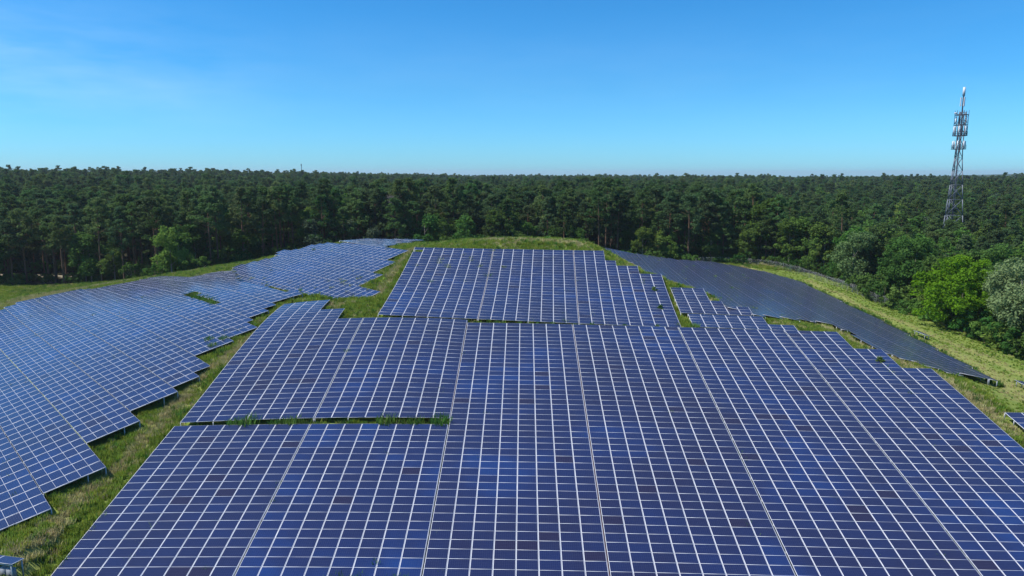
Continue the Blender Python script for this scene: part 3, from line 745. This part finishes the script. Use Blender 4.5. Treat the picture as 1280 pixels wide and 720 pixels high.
def zone(px, e):
    r = random.random()
    if px < 168: return 'pine' if r < .9 else 'oak'
    if px < 255: return 'oak' if (e < 7 and r < .6) else 'pine'
    if px < 385: return 'pine' if r < .8 else 'oak'
    if px < 530: return ('grey' if r < .62 else 'low') if e < 8 else ('pine' if r < .75 else 'grey')
    if px < 640: return ('oak' if r < .8 else 'low') if e < 9 else ('pine' if r < .8 else 'oak')
    if px < 900: return ('low' if r < .3 else ('oak' if r < .72 else 'pine')) if e < 6 else ('pine' if r < .85 else 'oak')
    if px < 960: return ('low' if r < .4 else 'oak') if e < 7 else 'pine'
    if px < 1060: return 'oak' if r < .8 else 'pine'
    return 'oak' if r < .78 else 'low'
where = lambda px: ('the left forest edge' if px < 255 else 'the far left knoll' if px < 530 else 'the grassy crest' if px < 740 else 'the grey right slope' if px < 960 else 'the dry meadow')
desc = {'pine': 'bare trunked pine', 'low': 'low branched pine', 'oak': 'round green broadleaf', 'grey': 'grey green broadleaf'}
size_w = lambda s: 'small' if s < .9 else ('large' if s > 1.05 else 'medium')
for i in cand:
    kd = zone(fpx[i], edge_d[i]); e = edge_d[i]
    var = random.choice({'pine': PINES, 'low': LOWPINES, 'oak': OAKS, 'grey': GREYS}[kd])
    s = random.uniform(.86, 1.12)
    if kd == 'pine': s *= 1.1 if fpx[i] > 385 else 1.03
    if kd == 'oak' and 640 < fpx[i] < 960: s *= .72
    if kd in ('oak', 'low') and fpx[i] > 960: s *= random.uniform(.72, .95)
    if kd == 'oak' and fpx[i] < 255: s *= .85
    row = 'first' if e < 5 else ('second' if e < 9.5 else 'third')
    prep = 'behind ' if 255 <= fpx[i] < 960 else ('at ' if fpx[i] < 255 else 'beside ')
    lab = size_w(s) + ' ' + desc[kd] + ', ' + row + ' row ' + prep + where(fpx[i])
    place('pine_tree' if kd in ('pine', 'low') else 'broadleaf_tree', var, FP[i, 0], FP[i, 1], s, lab, 'tree', 'trees: ' + lab)

def pt(px, py, t):
    c, s = math.cos(PITCH), math.sin(PITCH); up = -(py-360)/FPX
    return ((px-640)/FPX*t, (c+up*s)*t)
# trees one can point at
place('broadleaf_tree', BRIGHT, 78.2, 121.0, 1.0, 'vivid yellow green round tree standing in front of the dark trees at right', 'tree', None, rz=.4)
place('willow_tree', WILLOW, 80.5, 108.0, 1.05, 'silvery grey green willow at the right edge beside the vivid green tree', 'tree', None, rz=1.1)
place('broadleaf_tree', DARKBIG, 81.5, 142, .98, 'large dark green tree overhanging the wire fence left of the vivid green tree', 'tree', None, rz=2)
place('broadleaf_tree', DARKBIG, 90, 130, 1.0, 'dark green tree rising behind the vivid green tree', 'tree', None, rz=4)
place('broadleaf_tree', PALE, 79.5, 164, 1.0, 'pale green feathery tree beside the bend of the wire fence', 'tree', None)
place('broadleaf_tree', OAKS[3], 71.0, 201, 1.22, 'tall mid green tree towering above the dry sandy bank', 'tree', None)
place('willow_tree', WILLOW, 84, 95, .9, 'second grey green willow cut off by the right edge of the picture', 'tree', None, rz=3)
x, y = pt(214, 330, 166); place('broadleaf_tree', LIGHT, x, y, .95, 'light green tree in front of the dark pines above the left slope', 'tree', None)
x, y = pt(194, 343, 158); place('bush', LIGHTBUSH, x, y, 1.1, 'bright green rounded bush at the grass edge above the left slope', 'bush', None, ('foliage', 'stem'))
x, y = pt(243, 330, 165); place('bush', BUSHES[1], x, y, 1.5, 'dark green bush right of the bright rounded bush above the left slope', 'bush', None, ('foliage', 'stem'))
# bare grey tree among the pines
rg = np.random.default_rng(77); mb = MB(); pts0 = [(0, 0, 0), (.1, 0, 5), (.3, .1, 10), (.2, 0, 15.5), (.25, .1, 18)]
mb.tube(pts0, [.25, .2, .16, .1, .03], 6)
br = MB()
for k in range(90):
    z = rg.uniform(8, 17.5); a = rg.uniform(0, 6.28); L = rg.uniform(1.2, 3.6)*(1.15-z/22)
    p1 = (.2, 0, z); p2 = (.2+L*math.cos(a), L*math.sin(a), z+L*rg.uniform(.2, .8)); br.bar(p1, p2, .09, w2=.03)
    for _ in range(5):
        f = rg.uniform(.4, 1); q = [p1[i]+(p2[i]-p1[i])*f for i in range(3)]; d = rg.normal(0, .6, 3); br.bar(q, (q[0]+d[0], q[1]+d[1], q[2]+abs(d[2])), .05, w2=.02)
x, y = pt(490, 300, 203)
rt = empty('bare_tree', (x, y, float(height(np.array([x]), np.array([y]))[0])), 'leafless grey tree standing among the green forest edge', 'tree'); mb.build('trunk', M_DEAD, rt, True); br.build('branch_set', M_DEAD, rt)
# undergrowth bushes along the edge
k = 0
for (xa, ya), (xb, yb) in (((-30, 191), (10, 193)), ((10, 193), (42, 189.5)), ((42, 189.5), (70, 194)), ((70, 194), (77, 184)), ((77.6, 150), (77, 126)), ((77.6, 158), (77, 130)), ((77, 126), (75.5, 108)), ((77, 126), (75.5, 108)), ((75.5, 108), (75, 96))):
    for _ in range(6):
        f = random.random(); x = xa+(xb-xa)*f+random.uniform(0, 1.5); y = ya+(yb-ya)*f+random.uniform(-1, 1.6)
        place('bush', BUSHES[k % 3], x, y, random.uniform(.75, 1.25)*(1.25 if xa > 74 and ya < 160 else 1), 'low bush at the shady forest foot ' + ('behind the right slope' if ya > 170 else 'at right'), 'bush',
              'undergrowth bushes ' + ('behind the right slope' if ya > 170 else 'under the big trees at right'), ('foliage', 'stem')); k += 1

# ------------------------------------------------------------------ geometry-node scatter for what nobody could count
def scatter(name, P, rot, scl, idx, sources, mat_slots=()):
    me = bpy.data.meshes.new(name); me.vertices.add(len(P)); me.vertices.foreach_set('co', np.ascontiguousarray(P, dtype=np.float32).ravel())
    for nm, val, ty in (('rz', rot, 'FLOAT'), ('scl', scl, 'FLOAT'), ('pick', idx, 'INT')):
        a = me.attributes.new(nm, ty, 'POINT'); a.data.foreach_set('value', np.asarray(val, dtype=np.int32 if ty == 'INT' else np.float32))
    o = link(bpy.data.objects.new(name, me)); tag(o, kind='stuff')
    g = bpy.data.node_groups.new(name, 'GeometryNodeTree')
    g.interface.new_socket('Geometry', in_out='INPUT', socket_type='NodeSocketGeometry'); g.interface.new_socket('Geometry', in_out='OUTPUT', socket_type='NodeSocketGeometry')
    N, Lk = g.nodes, g.links
    gi, go = N.new('NodeGroupInput'), N.new('NodeGroupOutput')
    iop = N.new('GeometryNodeInstanceOnPoints'); iop.inputs['Pick Instance'].default_value = True
    gti = N.new('GeometryNodeGeometryToInstance') if len(sources) == 0 else None
    jn = N.new('GeometryNodeJoinGeometry')
    for src in reversed(sources):
        jj = N.new('GeometryNodeJoinGeometry')
        for ob in src:
            oi = N.new('GeometryNodeObjectInfo'); oi.inputs['Object'].default_value = ob; oi.transform_space = 'ORIGINAL'
            Lk.new(oi.outputs['Geometry'], jj.inputs[0])
        g2 = N.new('GeometryNodeGeometryToInstance'); Lk.new(jj.outputs[0], g2.inputs[0]); Lk.new(g2.outputs[0], jn.inputs[0])
    def attr(nm, dt):
        a = N.new('GeometryNodeInputNamedAttribute'); a.data_type = dt; a.inputs['Name'].default_value = nm; return a.outputs[0]
    cx_ = N.new('ShaderNodeCombineXYZ'); Lk.new(attr('rz', 'FLOAT'), cx_.inputs[2])
    e2r = N.new('FunctionNodeEulerToRotation'); Lk.new(cx_.outputs[0], e2r.inputs[0])
    Lk.new(gi.outputs[0], iop.inputs['Points']); Lk.new(jn.outputs[0], iop.inputs['Instance']); Lk.new(attr('pick', 'INT'), iop.inputs['Instance Index'])
    Lk.new(e2r.outputs[0], iop.inputs['Rotation']); Lk.new(attr('scl', 'FLOAT'), iop.inputs['Scale'])
    Lk.new(iop.outputs[0], go.inputs[0])
    md = o.modifiers.new('scatter', 'NODES'); md.node_group = g
    return o

kids = lambda r: [c for c in r.children]
firsts = {}
for o in COL.objects:
    if o.type == 'EMPTY' and o.get('category') == 'tree':
        for c in o.children:
            if c.name.startswith('crown'): firsts.setdefault(c.data.name, o)
def src_of(var):
    r = firsts.get(var[0].name)
    if r is None:                                              # every kind has one standing tree to copy
        i = int(np.argmin(np.abs(edge_d-9)+1e6*(~onscreen)))
        r = place('pine_tree', var, FP[i, 0]+random.uniform(-3, 3), FP[i, 1]+4, 1.0, 'tall scots pine deep inside the forest', 'tree', 'pines deep inside the forest'); firsts[var[0].name] = r
    return kids(r)
srcs = [src_of(v) for v in PINES] + [src_of(v) for v in OAKS[:2]] + [src_of(GREYS[0])]
far = ~single
fi = np.where(far)[0]
pk = rng.integers(0, 6, len(fi)); ob = rng.random(len(fi)) < np.where(fpx[fi] > 960, 0.6, 0.22); pk[ob] = rng.integers(6, 9, ob.sum())
scl = FP[fi, 2]*np.clip(rng.normal(.97, .10, len(fi)), .72, 1.22); scl[pk >= 6] *= 1.12
scl *= np.where((fpx[fi] > 950) & (dist[fi] < 420), 0.82, 1.0)
scatter('forest', np.stack([FP[fi, 0], FP[fi, 1], fz[fi]-.2], 1), rng.uniform(0, 6.28, len(fi)), scl, pk, srcs)
# shrub layer under the trees near the edge
up = rng.uniform((-190, 95), (125, 232), (16000, 2)); up = up[wedge(up, .85) & ~inside(up[:, 0], up[:, 1], CLEAR)]
ue = seg_dist(up[:, 0], up[:, 1], [tuple(q) for q in CLEAR]); ok_ = (ue > 1.2) & (ue < 26) & (seg_dist(up[:, 0], up[:, 1], TRK) > 2.6)
upx = project(np.stack([up[:, 0], up[:, 1], np.full(len(up), 6.0)], 1))[0]
ok_ &= rng.random(len(up)) < np.where(upx < 200, .2, .7)
up = up[ok_]; bs = {}
for o in COL.objects:
    if o.type == 'EMPTY' and o.get('category') == 'bush':
        for q in o.children:
            if q.name.startswith('foliage'): bs.setdefault(q.data.name, o)
bsrc = [kids(bs[v[0].name]) for v in BUSHES]
scatter('undergrowth', np.stack([up[:, 0], up[:, 1], height(up[:, 0], up[:, 1])-.1], 1), rng.uniform(0, 6.28, len(up)), rng.uniform(.5, 1.35, len(up)), rng.integers(0, 3, len(up)), bsrc)
# the wood beyond 1.7 km reads as one canopy
xs = axis(-6500, 6500, -300, 300, 40, 1.06); ys = axis(1500, 8500, 1500, 2200, 16, 1.06)
X2, Y2 = np.meshgrid(xs, ys); Z2 = height(X2, Y2) + 16.5 + rng.normal(0, 1.3, X2.shape)
id2 = np.arange(X2.size).reshape(X2.shape); f2 = np.stack([id2[:-1, :-1], id2[:-1, 1:], id2[1:, 1:], id2[1:, :-1]], -1).reshape(-1, 4)
M_CANOPY = mat('far_canopy', (0.036, 0.066, 0.036), 0.95, spec=0.1, vary=0.5, scale=0.03)
tag(link(bpy.data.objects.new('distant_forest', npmesh('distant_forest', np.stack([X2, Y2, Z2], -1).reshape(-1, 3), f2, [M_CANOPY], smooth=False))), kind='stuff')
# sandy track
def strip(name, pts, wd, m, dz):
    v, f = [], []; P = []
    for (x1, y1), (x2, y2) in zip(pts[:-1], pts[1:]):
        n = max(2, int(math.hypot(x2-x1, y2-y1)/2)); P += [(x1+(x2-x1)*i/n, y1+(y2-y1)*i/n) for i in range(n)]
    P.append(pts[-1])
    for i, (x, y) in enumerate(P):
        a = P[max(0, i-1)]; b = P[min(len(P)-1, i+1)]; d = math.hypot(b[0]-a[0], b[1]-a[1]); nx_, ny_ = -(b[1]-a[1])/d, (b[0]-a[0])/d
        for s in (-1, -.33, .33, 1):
            px, py = x+nx_*wd/2*s, y+ny_*wd/2*s; v.append((px, py, float(height(np.array([px]), np.array([py]))[0])+dz))
    for i in range(len(P)-1):
        for j in range(3): f.append((i*4+j, i*4+j+1, (i+1)*4+j+1, (i+1)*4+j))
    return tag(link(bpy.data.objects.new(name, npmesh(name, np.array(v), np.array(f), [m], smooth=True))), kind='structure')
M_SAND = mat('pale_sand', (0.24, 0.21, 0.155), 0.95, spec=0.1, vary=0.3, scale=.8)
strip('sandy_track', TRK, 3.6, M_SAND, 0.16)

# ------------------------------------------------------------------ grass
def tuft(seed, n, h, spread, matl, wd=0.035):
    rg = np.random.default_rng(seed); v, f = [], []
    for i in range(n):
        a = rg.uniform(0, 6.28); r = spread*rg.uniform(0, 1)**.5; x, y = r*math.cos(a), r*math.sin(a)
        b = rg.uniform(0, 6.28); L = h*rg.uniform(.55, 1.1); ln = L*rg.uniform(.1, .55); cb_, sb = math.cos(b), math.sin(b)
        tx_, ty_ = x+ln*cb_, y+ln*sb; wx, wy = -sb*wd, cb_*wd; k = len(v)
        v += [(x-wx, y-wy, -.05), (x+wx, y+wy, -.05), (x+(tx_-x)*.5+wx*.7, y+(ty_-y)*.5+wy*.7, L*.62), (tx_, ty_, L)]
        f.append((k, k+1, k+2, k+3))
    return npmesh('grass_tuft', np.array(v), np.array(f), [matl])
TUFTS = [tuft(1, 34, .48, .34, L_GRASS), tuft(2, 30, .62, .3, L_GRASS), tuft(3, 30, .52, .32, L_STRAW, .03), tuft(4, 26, .75, .26, L_WEED, .05)]
gp = rng.uniform((-130, 32), (88, 205), (420000, 2))
d = np.hypot(gp[:, 0], gp[:, 1])
gp = gp[(rng.random(len(gp)) < np.clip(95/d, .25, 1)) & wedge(gp, .78) & inside(gp[:, 0], gp[:, 1], CLEAR)]
occ = np.array([(int(math.floor(x*2)), int(math.floor(y*2))) in OCC for x, y in gp]); gp = gp[~occ]
gz = height(gp[:, 0], gp[:, 1]); gx_, gy_, _ = project(np.stack([gp[:, 0], gp[:, 1], gz], 1))
mown = (gp[:, 0] > 52) & (gp[:, 1] < 186) & (gp[:, 1] > 62)
ok = (~mown | (rng.random(len(gp)) < .45)) & (gx_ > -60) & (gx_ < 1340) & (gy_ < 760); gp, gz = gp[ok], gz[ok]
dr = np.zeros(len(gp))
for t, wd in zip(TRACKS, TRACK_W): dr = np.maximum(dr, np.clip(1.3-seg_dist(gp[:, 0], gp[:, 1], t)/wd, 0, 1))
patch = 0.5+0.5*np.sin(gp[:, 0]*.31+2*np.sin(gp[:, 1]*.17))*np.sin(gp[:, 1]*.27+1.5*np.sin(gp[:, 0]*.13))
pick = np.where(rng.random(len(gp)) < .6, 0, 1); pick[rng.random(len(gp)) < .10*patch] = 3
pick[rng.random(len(gp)) < np.clip(.09+.75*dr+.22*(patch > .8)*(gp[:, 0] < 50), 0, .9)] = 2
vs_ = np.arange(-4, 52); low = []                            # lush dark growth along the drip edge of the right slope strips
for v in vs_:
    us_ = [u for u in RUNS['R'] for a, b in RUNS['R'][u] if a <= v < b]
    if us_: low.append(surf('R', min(us_)-.5, v+.5)[0][:2])
ed = seg_dist(gp[:, 0], gp[:, 1], [tuple(q) for q in low]); wet = ed < .9
lush = np.where(wet, 2.3, 1.0); pick[wet & (rng.random(len(gp)) < .7)] = 3
TO = []
for i, tm in enumerate(TUFTS):
    x, y = [(-19.5, 62), (-20, 66), (-19, 70), (-18.6, 64)][i]
    o = link(bpy.data.objects.new('grass_tuft', tm)); o.location = (x, y, float(height(np.array([x]), np.array([y]))[0])); tag(o, kind='stuff'); TO.append([o])
scatter('grass', np.stack([gp[:, 0], gp[:, 1], gz], 1), rng.uniform(0, 6.28, len(gp)), rng.uniform(.55, 1.15, len(gp))*np.where(gp[:, 1] > 100, 1.15, 1.0)*np.where((gp[:, 0] > 52) & (gp[:, 1] < 185), .36, 1)*lush, pick, TO)
print('grass', len(gp), 'forest', len(fi))

# ------------------------------------------------------------------ weed clumps in the gaps
def ragged(seed, n, hgt, spread, nb):
    t = tuft(seed, n, hgt, spread, L_WEED, .045); t.name = 'foliage'
    return t, bush(seed, hgt*.8, spread*.7, nb, 10, .2, L_WEED)[1]
WEEDS = [ragged(700, 120, 1.05, .85, 14), ragged(701, 80, .8, .6, 10), bush(702, 1.15, .5, 22, 34, .22, L_OAK)]
def weed(px, py, name, u, v, var, s, label, group=None, dz=-.35, off=0):
    q = surf(name, u, v)[0]; r = empty('weed_clump', (q[0], q[1], q[2]+dz), label, 'weed', group, random.uniform(0, 6)); r.scale = (s, s, s)
    for nm, me in zip(('foliage', 'stem'), WEEDS[var]): link(bpy.data.objects.new(nm, me), r)
GAPW = [(3.4, 0, 1.0), (4.2, 1, 1.1), (5.9, 1, .8), (6.8, 0, .9), (7.6, 1, .95), (9.9, 1, .8), (11.0, 1, .7), (12.3, 0, .95), (13.0, 1, 1.0), (14.0, 0, .95), (15.5, 0, .9), (10.5, 1, .6), (6.3, 1, .7), (3.8, 1, .7), (8.3, 1, .6), (12.7, 1, .8), (13.5, 0, .8), (14.5, 1, .75), (15.1, 1, .7)]
for c, var, s in GAPW: weed(0, 0, 'M', c, -23.4, var, s*random.uniform(.8, 1.45), 'weed clump in the gap above the bright blue table', 'weeds in the row gap', dz=-.55)
weed(0, 0, 'U', 9.3, 20.5, 1, .8, 'small weed poking through the middle upper table near its left seam', dz=-.35)
weed(0, 0, 'U', 22.9, 13.0, 2, .9, 'dark weed growing through the stepped upper table, upper one of two', dz=-.5)
weed(0, 0, 'U', 22.9, 6.5, 2, .9, 'dark weed growing through the stepped upper table, lower one of two', dz=-.5)
weed(0, 0, 'M', 45.0, -8.2, 2, .95, 'round green weed sticking up through the stepped table at lower right', dz=-.5)
weed(0, 0, 'M', 7.9, -33.0, 1, .45, 'small weed in the double seam of the lower left tables', dz=-.25)
weed(0, 0, 'M', 6.6, -43.0, 1, .45, 'small weed in a column seam at the bottom left of the picture', dz=-.25)
weed(0, 0, 'L', 8.0, -8.5, 1, .7, 'small dark weed on the middle seam of the curved tables', dz=-.35)
for c in (12.4, 13.3, 15.0): weed(0, 0, 'M', c, -44.4, 0, .95, 'weed clump below the bottom edge of the near tables', 'weeds below the near tables', dz=-.5)
for c, s in ((16.6, .5), (18.2, .5), (20.0, .45), (22.5, .5), (25.5, .5), (28, .45), (30.5, .5)): weed(0, 0, 'M', c, .75, 1, s, 'small weed in the narrow gap below the upper tables', 'weeds below the upper tables', dz=-.35)
weed(0, 0, 'M', 33.4, .9, 0, .8, 'weed clump in the notch beside the lowest short stepped table', dz=-.5)
weed(0, 0, 'W1', 2.2, 7, 0, .9, 'bright green weed at the foot of the lowest left slope step', dz=-.9)
for u, v in ((22.8, 13.6), (24.6, 14.2), (23.4, 15.2)): weed(0, 0, 'W1', u, v, 0, .8, 'green weed pushing up between left slope panels near the grass', 'weeds in the left slope panels', dz=-.4)
# shrubs filling the hole in the left slope
for u, v in [(30.5, 24.6), (30.6, 25.6), (31.2, 26.4), (30.7, 27.4), (31.3, 28.3), (30.6, 29.2), (31.2, 30.2), (30.7, 31.2), (31.5, 31.4)]:
    weed(0, 0, 'W1', u, v, 0, 1.05, 'leafy shrub in the oblong hole of the left slope', 'shrubs in the panel hole', dz=-.75)
x, y = pt(1036, 407, 92.0)
place('bush', BUSHES[0], x, y, .5, 'small dark bush on the grass between the stepped tables and the right slope', 'bush', None, ('foliage', 'stem'))

# ------------------------------------------------------------------ wire fence along the foot of the forest
fl = [(50, 193.0), (62, 193.5), (69.5, 190.5), (74, 181), (75.8, 165), (75.6, 148), (76.2, 139)]
P = []
for (x1, y1), (x2, y2) in zip(fl[:-1], fl[1:]):
    n = max(1, round(math.hypot(x2-x1, y2-y1)/2.6)); P += [(x1+(x2-x1)*i/n, y1+(y2-y1)*i/n) for i in range(n)]
P.append(fl[-1])
Pz = height(np.array([p[0] for p in P]), np.array([p[1] for p in P]))
b0 = (P[0][0], P[0][1], float(Pz[0]))
fr = empty('wire_fence', b0, 'pale galvanised wire mesh fence along the foot of the trees at right', 'fence')
pm = MB(); pm.tube([(0, 0, -.3), (0, 0, 2.0)], .03, 6); pm.box((0, 0, 2.01), (.09, .09, .03)); pmesh = pm.mesh('post', M_STEEL)
for (x, y), z in zip(P, Pz): link(bpy.data.objects.new('post', pmesh), fr).location = (x-b0[0], y-b0[1], float(z)-b0[2])
for i in range(len(P)-1):
    a = Vector((P[i][0]-b0[0], P[i][1]-b0[1], float(Pz[i])-b0[2])); c = Vector((P[i+1][0]-b0[0], P[i+1][1]-b0[1], float(Pz[i+1])-b0[2])); m = MB()
    for k in range(1, 22): p = a.lerp(c, k/22); m.bar(p+Vector((0, 0, .05)), p+Vector((0, 0, 1.9)), .007)
    for k in range(11): z = Vector((0, 0, .06+k*.184)); m.bar(a+z, c+z, .008)
    m.build('mesh_panel', M_STEEL, fr)

# ------------------------------------------------------------------ telecom tower
TX, TY = 123.2, 199.0
tz = float(height(np.array([TX]), np.array([TY]))[0])
tw = empty('telecom_tower', (TX, TY, tz), 'tall steel lattice telecom tower with antenna cages rising from the forest', 'tower')
H1 = 46.5 - tz                                     # top of the lattice (cage top)
def leg(i, z): a = R(200)+i*R(120); r = 3.9 + (0.95-3.9)*min(1, z/(36.0-tz)); return Vector((r*math.cos(a), r*math.sin(a), z))
zl = [0, 5, 9.8, 14.4, 18.8, 22.8, 26.6, 30.2, 33.6, 36.8, 39.8, H1-tz*0]
zl = [z for z in zl if z < H1]+[H1]
for i in range(3):
    m = MB()
    for a, b in zip(zl[:-1], zl[1:]): m.bar(leg(i, a), leg(i, b), .17)
    m.build('leg', M_TOWER, tw)
for a, b in zip(zl[:-1], zl[1:]):
    m = MB()
    for i in range(3):
        j = (i+1) % 3
        m.bar(leg(i, a), leg(j, b), .08); m.bar(leg(j, a), leg(i, b), .08); m.bar(leg(i, b), leg(j, b), .09)
    m.build('brace_bay', M_TOWER, tw)
m = MB(); m.bar((0.1, 0, 0), (0.1, 0, H1+.5), .42, .14)
m.build('cable_tray', M_DARK, tw)
m = MB()
for s in (-.22, .22): m.bar((s, -.45, 0), (s, -.45, H1), .05)
for k in range(int(H1/.6)): m.bar((-.22, -.45, .3+k*.6), (.22, -.45, .3+k*.6), .03)
m.build('ladder', M_TOWER, tw)
def platform(z, r, rail=True, n=6):
    m = MB(); pts = [Vector((r*math.cos(2*math.pi*i/n+.3), r*math.sin(2*math.pi*i/n+.3), z)) for i in range(n)]
    for i in range(n):
        m.bar(pts[i], pts[(i+1) % n], .16); m.bar(pts[i], (0, 0, z), .10)
    m.build('platform', M_DARK, tw)
    if rail:
        m = MB()
        for i in range(n):
            u = Vector((0, 0, 1.1)); m.bar(pts[i], pts[i]+u, .06); m.bar(pts[i]+u, pts[(i+1) % n]+u, .06); m.bar(pts[i]+u*.5, pts[(i+1) % n]+u*.5, .05)
        m.build('railing', M_DARK, tw)
def antenna(a, z, r, h, w=.34):
    o = bpy.data.objects.new('panel_antenna', ant[h]); link(o, tw); o.location = (r*math.cos(a), r*math.sin(a), z); o.rotation_euler = (0, 0, a)
ant = {}
for h in (2.0, 2.4, 1.4):
    m = MB(); m.box((0, 0, h/2), (.14, .28, h)); m.box((.02, 0, h/2), (.16, .22, h*.96)); m.bar((-.22, 0, -.3), (-.22, 0, h+.3), .07); m.box((-.12, 0, h*.25), (.12, .1, .08)); m.box((-.12, 0, h*.75), (.12, .1, .08))
    ant[h] = m.mesh('panel_antenna', M_WHITE)
z1, z2, z3 = 36.6-tz, 40.2-tz, 46.2-tz
platform(z1, 1.75); platform(z2, 1.75); platform(z2+2.9, 1.65, False); platform(z2+5.6, 1.65, False)
m = MB()
for i in range(6):
    a = 2*math.pi*i/6+.3; m.bar((1.65*math.cos(a), 1.65*math.sin(a), z2), (1.65*math.cos(a), 1.65*math.sin(a), z3+.8), .09)
    b = 2*math.pi*(i+1)/6+.3
    m.bar((1.65*math.cos(a), 1.65*math.sin(a), z2+2.9), (1.65*math.cos(b), 1.65*math.sin(b), z2+5.6), .06)
m.build('cage', M_DARK, tw)
for k in range(6): antenna(.3+k*math.pi/3+.5, z1+.15, 1.55, 2.0)
for k in range(6): antenna(.3+k*math.pi/3+.5, z2+.15, 1.6, 2.4)
for k in range(3): antenna(.9+k*2.1, z2+3.2, 1.45, 1.4)
m = MB(); m.tube([(0, 0, z3-.6), (0, 0, z3+6.4)], .17, 8); m.build('mast', M_DARK, tw)
m = MB(); m.tube([(0, 0, z3+4.6), (0, 0, z3+4.62), (0, 0, z3+6.95), (0, 0, z3+7.0)], [.1, .33, .33, .05], 10); m.build('top_antenna', M_WHITE, tw)
for k in range(3):
    a = .4+k*2.1; m = MB(); m.tube([(.55*math.cos(a), .55*math.sin(a), z3+1.9), (.55*math.cos(a), .55*math.sin(a), z3+4.3)], .15, 8)
    m.bar((0, 0, z3+2.2), (.55*math.cos(a), .55*math.sin(a), z3+2.2), .08); m.bar((0, 0, z3+4), (.55*math.cos(a), .55*math.sin(a), z3+4), .08); m.build('tube_antenna', M_WHITE, tw, True)
m = MB(); m.bar((-1.9, 0, z2+5.8), (-.4, 0, z2+5.8), .08); m.box((-1.7, 0, z2+6.05), (.6, .35, .35)); m.build('side_arm', M_WHITE, tw)
# far mast on the skyline
x, y = pt(377, 214, 900); z = float(height(np.array([x]), np.array([y]))[0])
mt = empty('far_mast', (x, y, z), 'hair thin mast on the skyline left of the middle', 'mast'); m = MB(); m.tube([(0, 0, 0), (0, 0, 32.0)], [.45, .3], 6); m.build('pole', M_DARK, mt); m = MB(); m.box((0, 0, 30.5), (1.0, 1.0, 1.8)); m.build('antenna_head', M_DARK, mt)

# ------------------------------------------------------------------ small things on the grass
def low_table(px, py, t, n, label, yaw, tilt=.18, hgt=.75):
    x, y = pt(px, py, t); z = float(height(np.array([x]), np.array([y]))[0]); r = empty('low_table', (x, y, z), label, 'solar table', None, yaw)
    for i in range(n):
        o = link(bpy.data.objects.new('solar_panel', panel_mesh), r); o.location = ((i-(n-1)/2)*1.66, 0, hgt); o.rotation_euler = (tilt, 0, 0)
    m = MB()
    for s in (-1, 1): m.bar((s*(n*.83-.2), .3, -.2), (s*(n*.83-.2), .3, hgt-.0), .08); m.bar((s*(n*.83-.2), -.3, -.2), (s*(n*.83-.2), -.3, hgt-.1), .08)
    m.build('post_set', M_STEEL, r); m = MB(); m.bar((-n*.83+.05, 0, hgt-.06), (n*.83-.05, 0, hgt-.06), .06); m.build('rail_set', M_RAIL, r)
low_table(1152, 419.5, 112, 2, 'short grey panel table standing alone on the mown meadow', R(88))
low_table(1283, 477, 84, 2, 'low panel table cut by the right edge, above the dry track', R(80))
# combiner station under a small panel roof, lower left corner
x, y = pt(3, 716, 49.6); z = float(height(np.array([x]), np.array([y]))[0])
st = empty('combiner_station', (x, y, z), 'small cabinet station under a blue panel roof in the lower left corner', 'cabinet', None, R(-12))
for i in range(2):
    o = link(bpy.data.objects.new('solar_panel', panel_mesh), st); o.location = ((i-.5)*1.66-.2, 0, 1.3); o.rotation_euler = (-.10, 0, 0)
lm = MB(); lm.bar((0, 0, -.3), (0, 0, 1.25), .08); lmm = lm.mesh('leg', M_STEEL)
for a in (-1.6, 1.3):
    for b in (-.4, .4): link(bpy.data.objects.new('leg', lmm), st).location = (a, b, 0)
m = MB(); m.bar((-1.7, -.4, 1.22), (1.4, -.4, 1.22), .06); m.bar((-1.7, .4, 1.22), (1.4, .4, 1.22), .06); m.build('roof_rail', M_RAIL, st)
bm_ = MB(); bm_.box((0, 0, .42), (.55, .3, .75)); bm_.box((0, -.16, .42), (.47, .03, .66)); bm_.box((.17, -.19, .42), (.04, .04, .12)); bmm = bm_.mesh('inverter_box', M_GREY)
for a in (-1.15, -.35, .45, 1.0): link(bpy.data.objects.new('inverter_box', bmm), st).location = (a, -.2, .1)
# summer haze: one even body of air round everything
hz = MB(); hz.box((0, 4250, (58-75)/2), (14600, 9900, 58+75)); hm = bpy.data.materials.new('haze'); hm.use_nodes = True
for q in list(hm.node_tree.nodes):
    if q.type == 'BSDF_PRINCIPLED': hm.node_tree.nodes.remove(q)
vol = hm.node_tree.nodes.new('ShaderNodeVolumePrincipled'); vol.inputs['Density'].default_value = 0.00010; vol.inputs['Color'].default_value = (0.82, 0.90, 1.0, 1); vol.inputs['Anisotropy'].default_value = 0.2
hm.node_tree.links.new(vol.outputs[0], hm.node_tree.nodes['Material Output'].inputs['Volume'])
tag(hz.build('haze', hm), kind='stuff')
# tell equal neighbours apart by their order from the left
same = {}
for o in COL.objects:
    if o.get('category') and o.parent is None: same.setdefault(o['label'], []).append(o)
NUM = ['first', 'second', 'third', 'fourth', 'fifth', 'sixth', 'seventh', 'eighth', 'ninth', 'tenth', 'eleventh', 'twelfth', 'thirteenth', 'fourteenth', 'fifteenth', 'sixteenth', 'seventeenth', 'eighteenth', 'nineteenth', 'twentieth'] + ['twenty ' + q for q in ('first', 'second', 'third', 'fourth', 'fifth', 'sixth', 'seventh', 'eighth', 'ninth')] + ['thirtieth', 'thirty first', 'thirty second', 'thirty third', 'thirty fourth', 'thirty fifth', 'thirty sixth']
for lb, os_ in same.items():
    if len(os_) < 2: continue
    os_.sort(key=lambda o: o.location.x/max(1.0, o.location.y))
    for i, o in enumerate(os_):
        if i < len(NUM): o['label'] = lb + ', ' + (NUM[i] + ' from the left' if i else 'leftmost')
print('objects', len(COL.objects))
